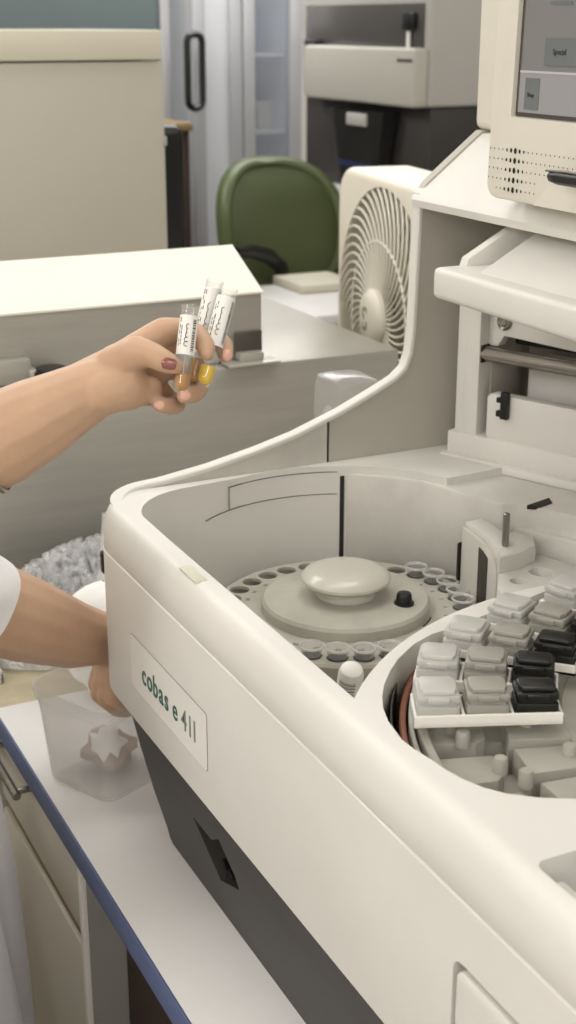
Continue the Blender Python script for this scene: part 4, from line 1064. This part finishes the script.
def sleeve(pts, name, seed):
    r_ = random.Random(seed); m_ = MB(); rings = []; up = None
    P_ = []
    for (p, rr), (q, r2) in zip(pts, pts[1:]):
        for i in range(7): P_.append((Vector(p).lerp(Vector(q), i/7), rr+(r2-rr)*i/7))
    P_.append((Vector(pts[-1][0]), pts[-1][1]))
    n = 40
    for i, (p, rr) in enumerate(P_):
        t_ = (P_[min(i+1, len(P_)-1)][0]-P_[max(i-1, 0)][0]).normalized()
        if up is None: up = Vector((0, 0, 1))
        x = t_.cross(up).normalized(); up = x.cross(t_).normalized()
        rings.append([p+(x*math.cos(2*PI*k/n)+up*math.sin(2*PI*k/n))*(rr*(1+.05*math.sin(3*2*PI*k/n+i*.9)+.035*math.sin(5*2*PI*k/n-i*1.3))) for k in range(n)])
    p, rr = P_[-1]
    rings.append([p+(q-p)*.93 for q in rings[-1]])
    rings.append([P_[-3][0]+(q-p)*.90 for q in rings[-2]])
    m_.loft(rings, None, (False, False)); m_.build(name, 'coat', ps, 60)
se = elR.lerp(a0_, .52)
sleeve([(shR+Vector((-.02, -.02, .01)), .080), (elR.lerp(shR, .3), .070), (elR, .063), (se, .0565)], 'coat_sleeve', 2)
e3 = elL.lerp(shL, .25)
sleeve([(shL+Vector((.02, -.02, .01)), .080), (shL.lerp(elL, .5), .070), (e3, .064)], 'coat_sleeve', 3)
# thin bracelet, only its edge shows at the left border
ba, bb_ = hp(-17, 447, .008), hp(5, 436, .007); d_ = (bb_-ba).normalized()
TMx = Matrix.Translation(ba) @ d_.to_track_quat('Z', 'Y').to_matrix().to_4x4()
rb = px(48.5)+.0012
MB().lathe([(rb, -.003), (rb+.0016, -.0015), (rb+.0016, .0015), (rb, .003), (rb-.0012, 0), (rb, -.003)], TMx, 48).build('bracelet', 'steelrod', ps)

# ------------------------------------------------------------------ the held tubes
def tube_thing(label, top, bot, r, liq, lab, cupcol, seed, bar):
    """top/bot: axis ends; liq, lab: fractions from the bottom"""
    t = thing('sample_tube', label, 'sample tube', tuple(bot), 'sample tubes in the raised hand')
    d = (top-bot); L_ = d.length; d.normalize()
    Tm = Matrix.Translation(bot) @ d.to_track_quat('Z', 'Y').to_matrix().to_4x4()
    r2 = r-.0009
    hemi = [(r*math.sin(PI/2*i/6), r-r*math.cos(PI/2*i/6)) for i in range(7)]
    inner = [(r2*math.sin(PI/2*i/6), r-r2*math.cos(PI/2*i/6)) for i in range(6, -1, -1)]
    MB().lathe(hemi+[(r, L_-.003), (r+.0006, L_-.002), (r+.0006, L_), (r2, L_)]+inner, Tm, 32).build('tube_wall', 'glass', t)
    r3 = r2-.0003
    l0 = [(r3*math.sin(PI/2*i/6), r-r3*math.cos(PI/2*i/6)) for i in range(7)]
    MB().lathe(l0+[(r3, L_*liq), (0, L_*liq-.0006)], Tm, 28).build('sample_liquid', cupcol, t)
    z0, z1 = L_*lab[0], L_*lab[1]
    vl = Tm.inverted() @ CAM; ac = math.atan2(vl.y, vl.x)
    lm = MB(); lm.lathe([(r+.0003, z0), (r+.0004, z0), (r+.0004, z1), (r+.0003, z1)], Tm, 30, ac-1.5, ac+2.6)
    lo_ = lm.build('paper_label', 'label', t)
    rn = random.Random(seed); ink = MB()
    def line(u_, za, zb, w_): ink.lathe([(r+.0006, za), (r+.0006, zb)], Tm, 1, ac+u_-w_/2, ac+u_+w_/2)
    for row in (-.95, -.68):
        z = z0+.004
        while z < z1-.005:
            l_ = rn.uniform(.0012, .0045)
            if rn.random() < .8: line(row, z, z+l_, .10)
            z += l_+rn.uniform(.0008, .0018)
    z = z0+.003
    while z < z1-.003:                             # barcode at one side of the label
        w_ = rn.choice((.0004, .0007, .0011)); ink.lathe([(r+.0006, z), (r+.0006, z+w_)], Tm, 4, ac+bar-.22, ac+bar+.22); z += w_+rn.choice((.0005, .0009))
    # handwritten squiggle
    pts = []
    for i in range(46):
        q = i/45; z = z0+(z1-z0)*(.18+.60*q); u_ = -.08+.20*math.sin(q*34)*(.6+.4*math.sin(q*7)); rr = r+.0007
        pts.append(Tm @ Vector((rr*math.cos(ac+u_), rr*math.sin(ac+u_), z+.0010*math.cos(q*34))))
    ink.tube(pts, .00028, 4)
    ink.build('label_print', 'ink', lo_, 0)
    return t
rT = px(8.6)
tube_thing('shorter sample tube with handwritten label and amber liquid, held nearest the thumb', hp(190.5, 306, -.014), hp(180.5, 392, -.018), rT, .20, (.42, .88), 'amber', 1, .75)
tube_thing('front tube of the tilted pair, with barcode label and bright yellow liquid', hp(229, 288, .012), hp(203, 386, .004), px(9.2), .20, (.40, .90), 'urine', 2, .95)
tube_thing('rear tube of the tilted pair, its white label half hidden behind the front one', hp(215, 281, .026), hp(192, 384, .020), px(8.8), .24, (.30, .92), 'amber', 3, .95)

# ------------------------------------------------------------------ the room
FZ = -.86
def struct(mb, name, m): return tag(mb.build(name, m), kind='structure')
struct(MB().box((-7.6, -3.2, FZ-.05), (2.6, 5.2, FZ)), 'floor', 'floor')
struct(MB().box((-7.6, -3.2, 1.95), (2.6, 5.2, 2.0)), 'ceiling', 'ceil')
struct(MB().box((-7.7, -3.2, FZ), (-7.6, 5.2, 1.95)), 'wall_back', 'wallpaint')
struct(MB().box((2.6, -3.2, FZ), (2.7, 5.2, 1.95)), 'wall_front', 'wallpaint')
struct(MB().box((-7.6, 5.2, FZ), (2.6, 5.3, 1.95)), 'wall_right', 'wallpaint')
struct(MB().box((-7.6, -3.3, FZ), (2.6, -3.2, 1.95)), 'wall_left', 'wallpaint')

# ------------------------------------------------------------------ light: ceiling panels of the lab
for i, (x, y, w, l, p) in enumerate(((1.3, -2.3, .6, 1.6, 52), (1.9, .2, .6, 1.8, 34), (-.9, -2.4, .6, 1.8, 44), (1.2, 2.0, .6, 1.6, 16), (-1.4, 1.5, .6, 1.6, 17), (-1.3, .1, .6, 1.2, 6), (-2.9, -.2, .6, 1.6, 20), (-5.0, .2, .6, 1.6, 46), (-5.0, 2.6, .6, 1.6, 40), (-6.7, 2.2, .6, 1.6, 30), (-2.6, 2.9, .6, 1.6, 16))):
    ld = bpy.data.lights.new('ceiling_panel', 'AREA'); ld.shape = 'RECTANGLE'; ld.size = w; ld.size_y = l; ld.energy = p; ld.color = (1, .992, .98)
    lo = bpy.data.objects.new('ceiling_panel', ld); lo.location = (x, y, 1.93); COL.objects.link(lo)
w = bpy.data.worlds.new('world'); scene.world = w; w.use_nodes = True
w.node_tree.nodes['Background'].inputs[0].default_value = (.9, .9, .9, 1); w.node_tree.nodes['Background'].inputs[1].default_value = .3
vs = scene.view_settings; vs.view_transform = 'Standard'; vs.look = 'None'; vs.gamma = 1; vs.use_curve_mapping = False; vs.exposure = .08
scene.render.film_transparent = False
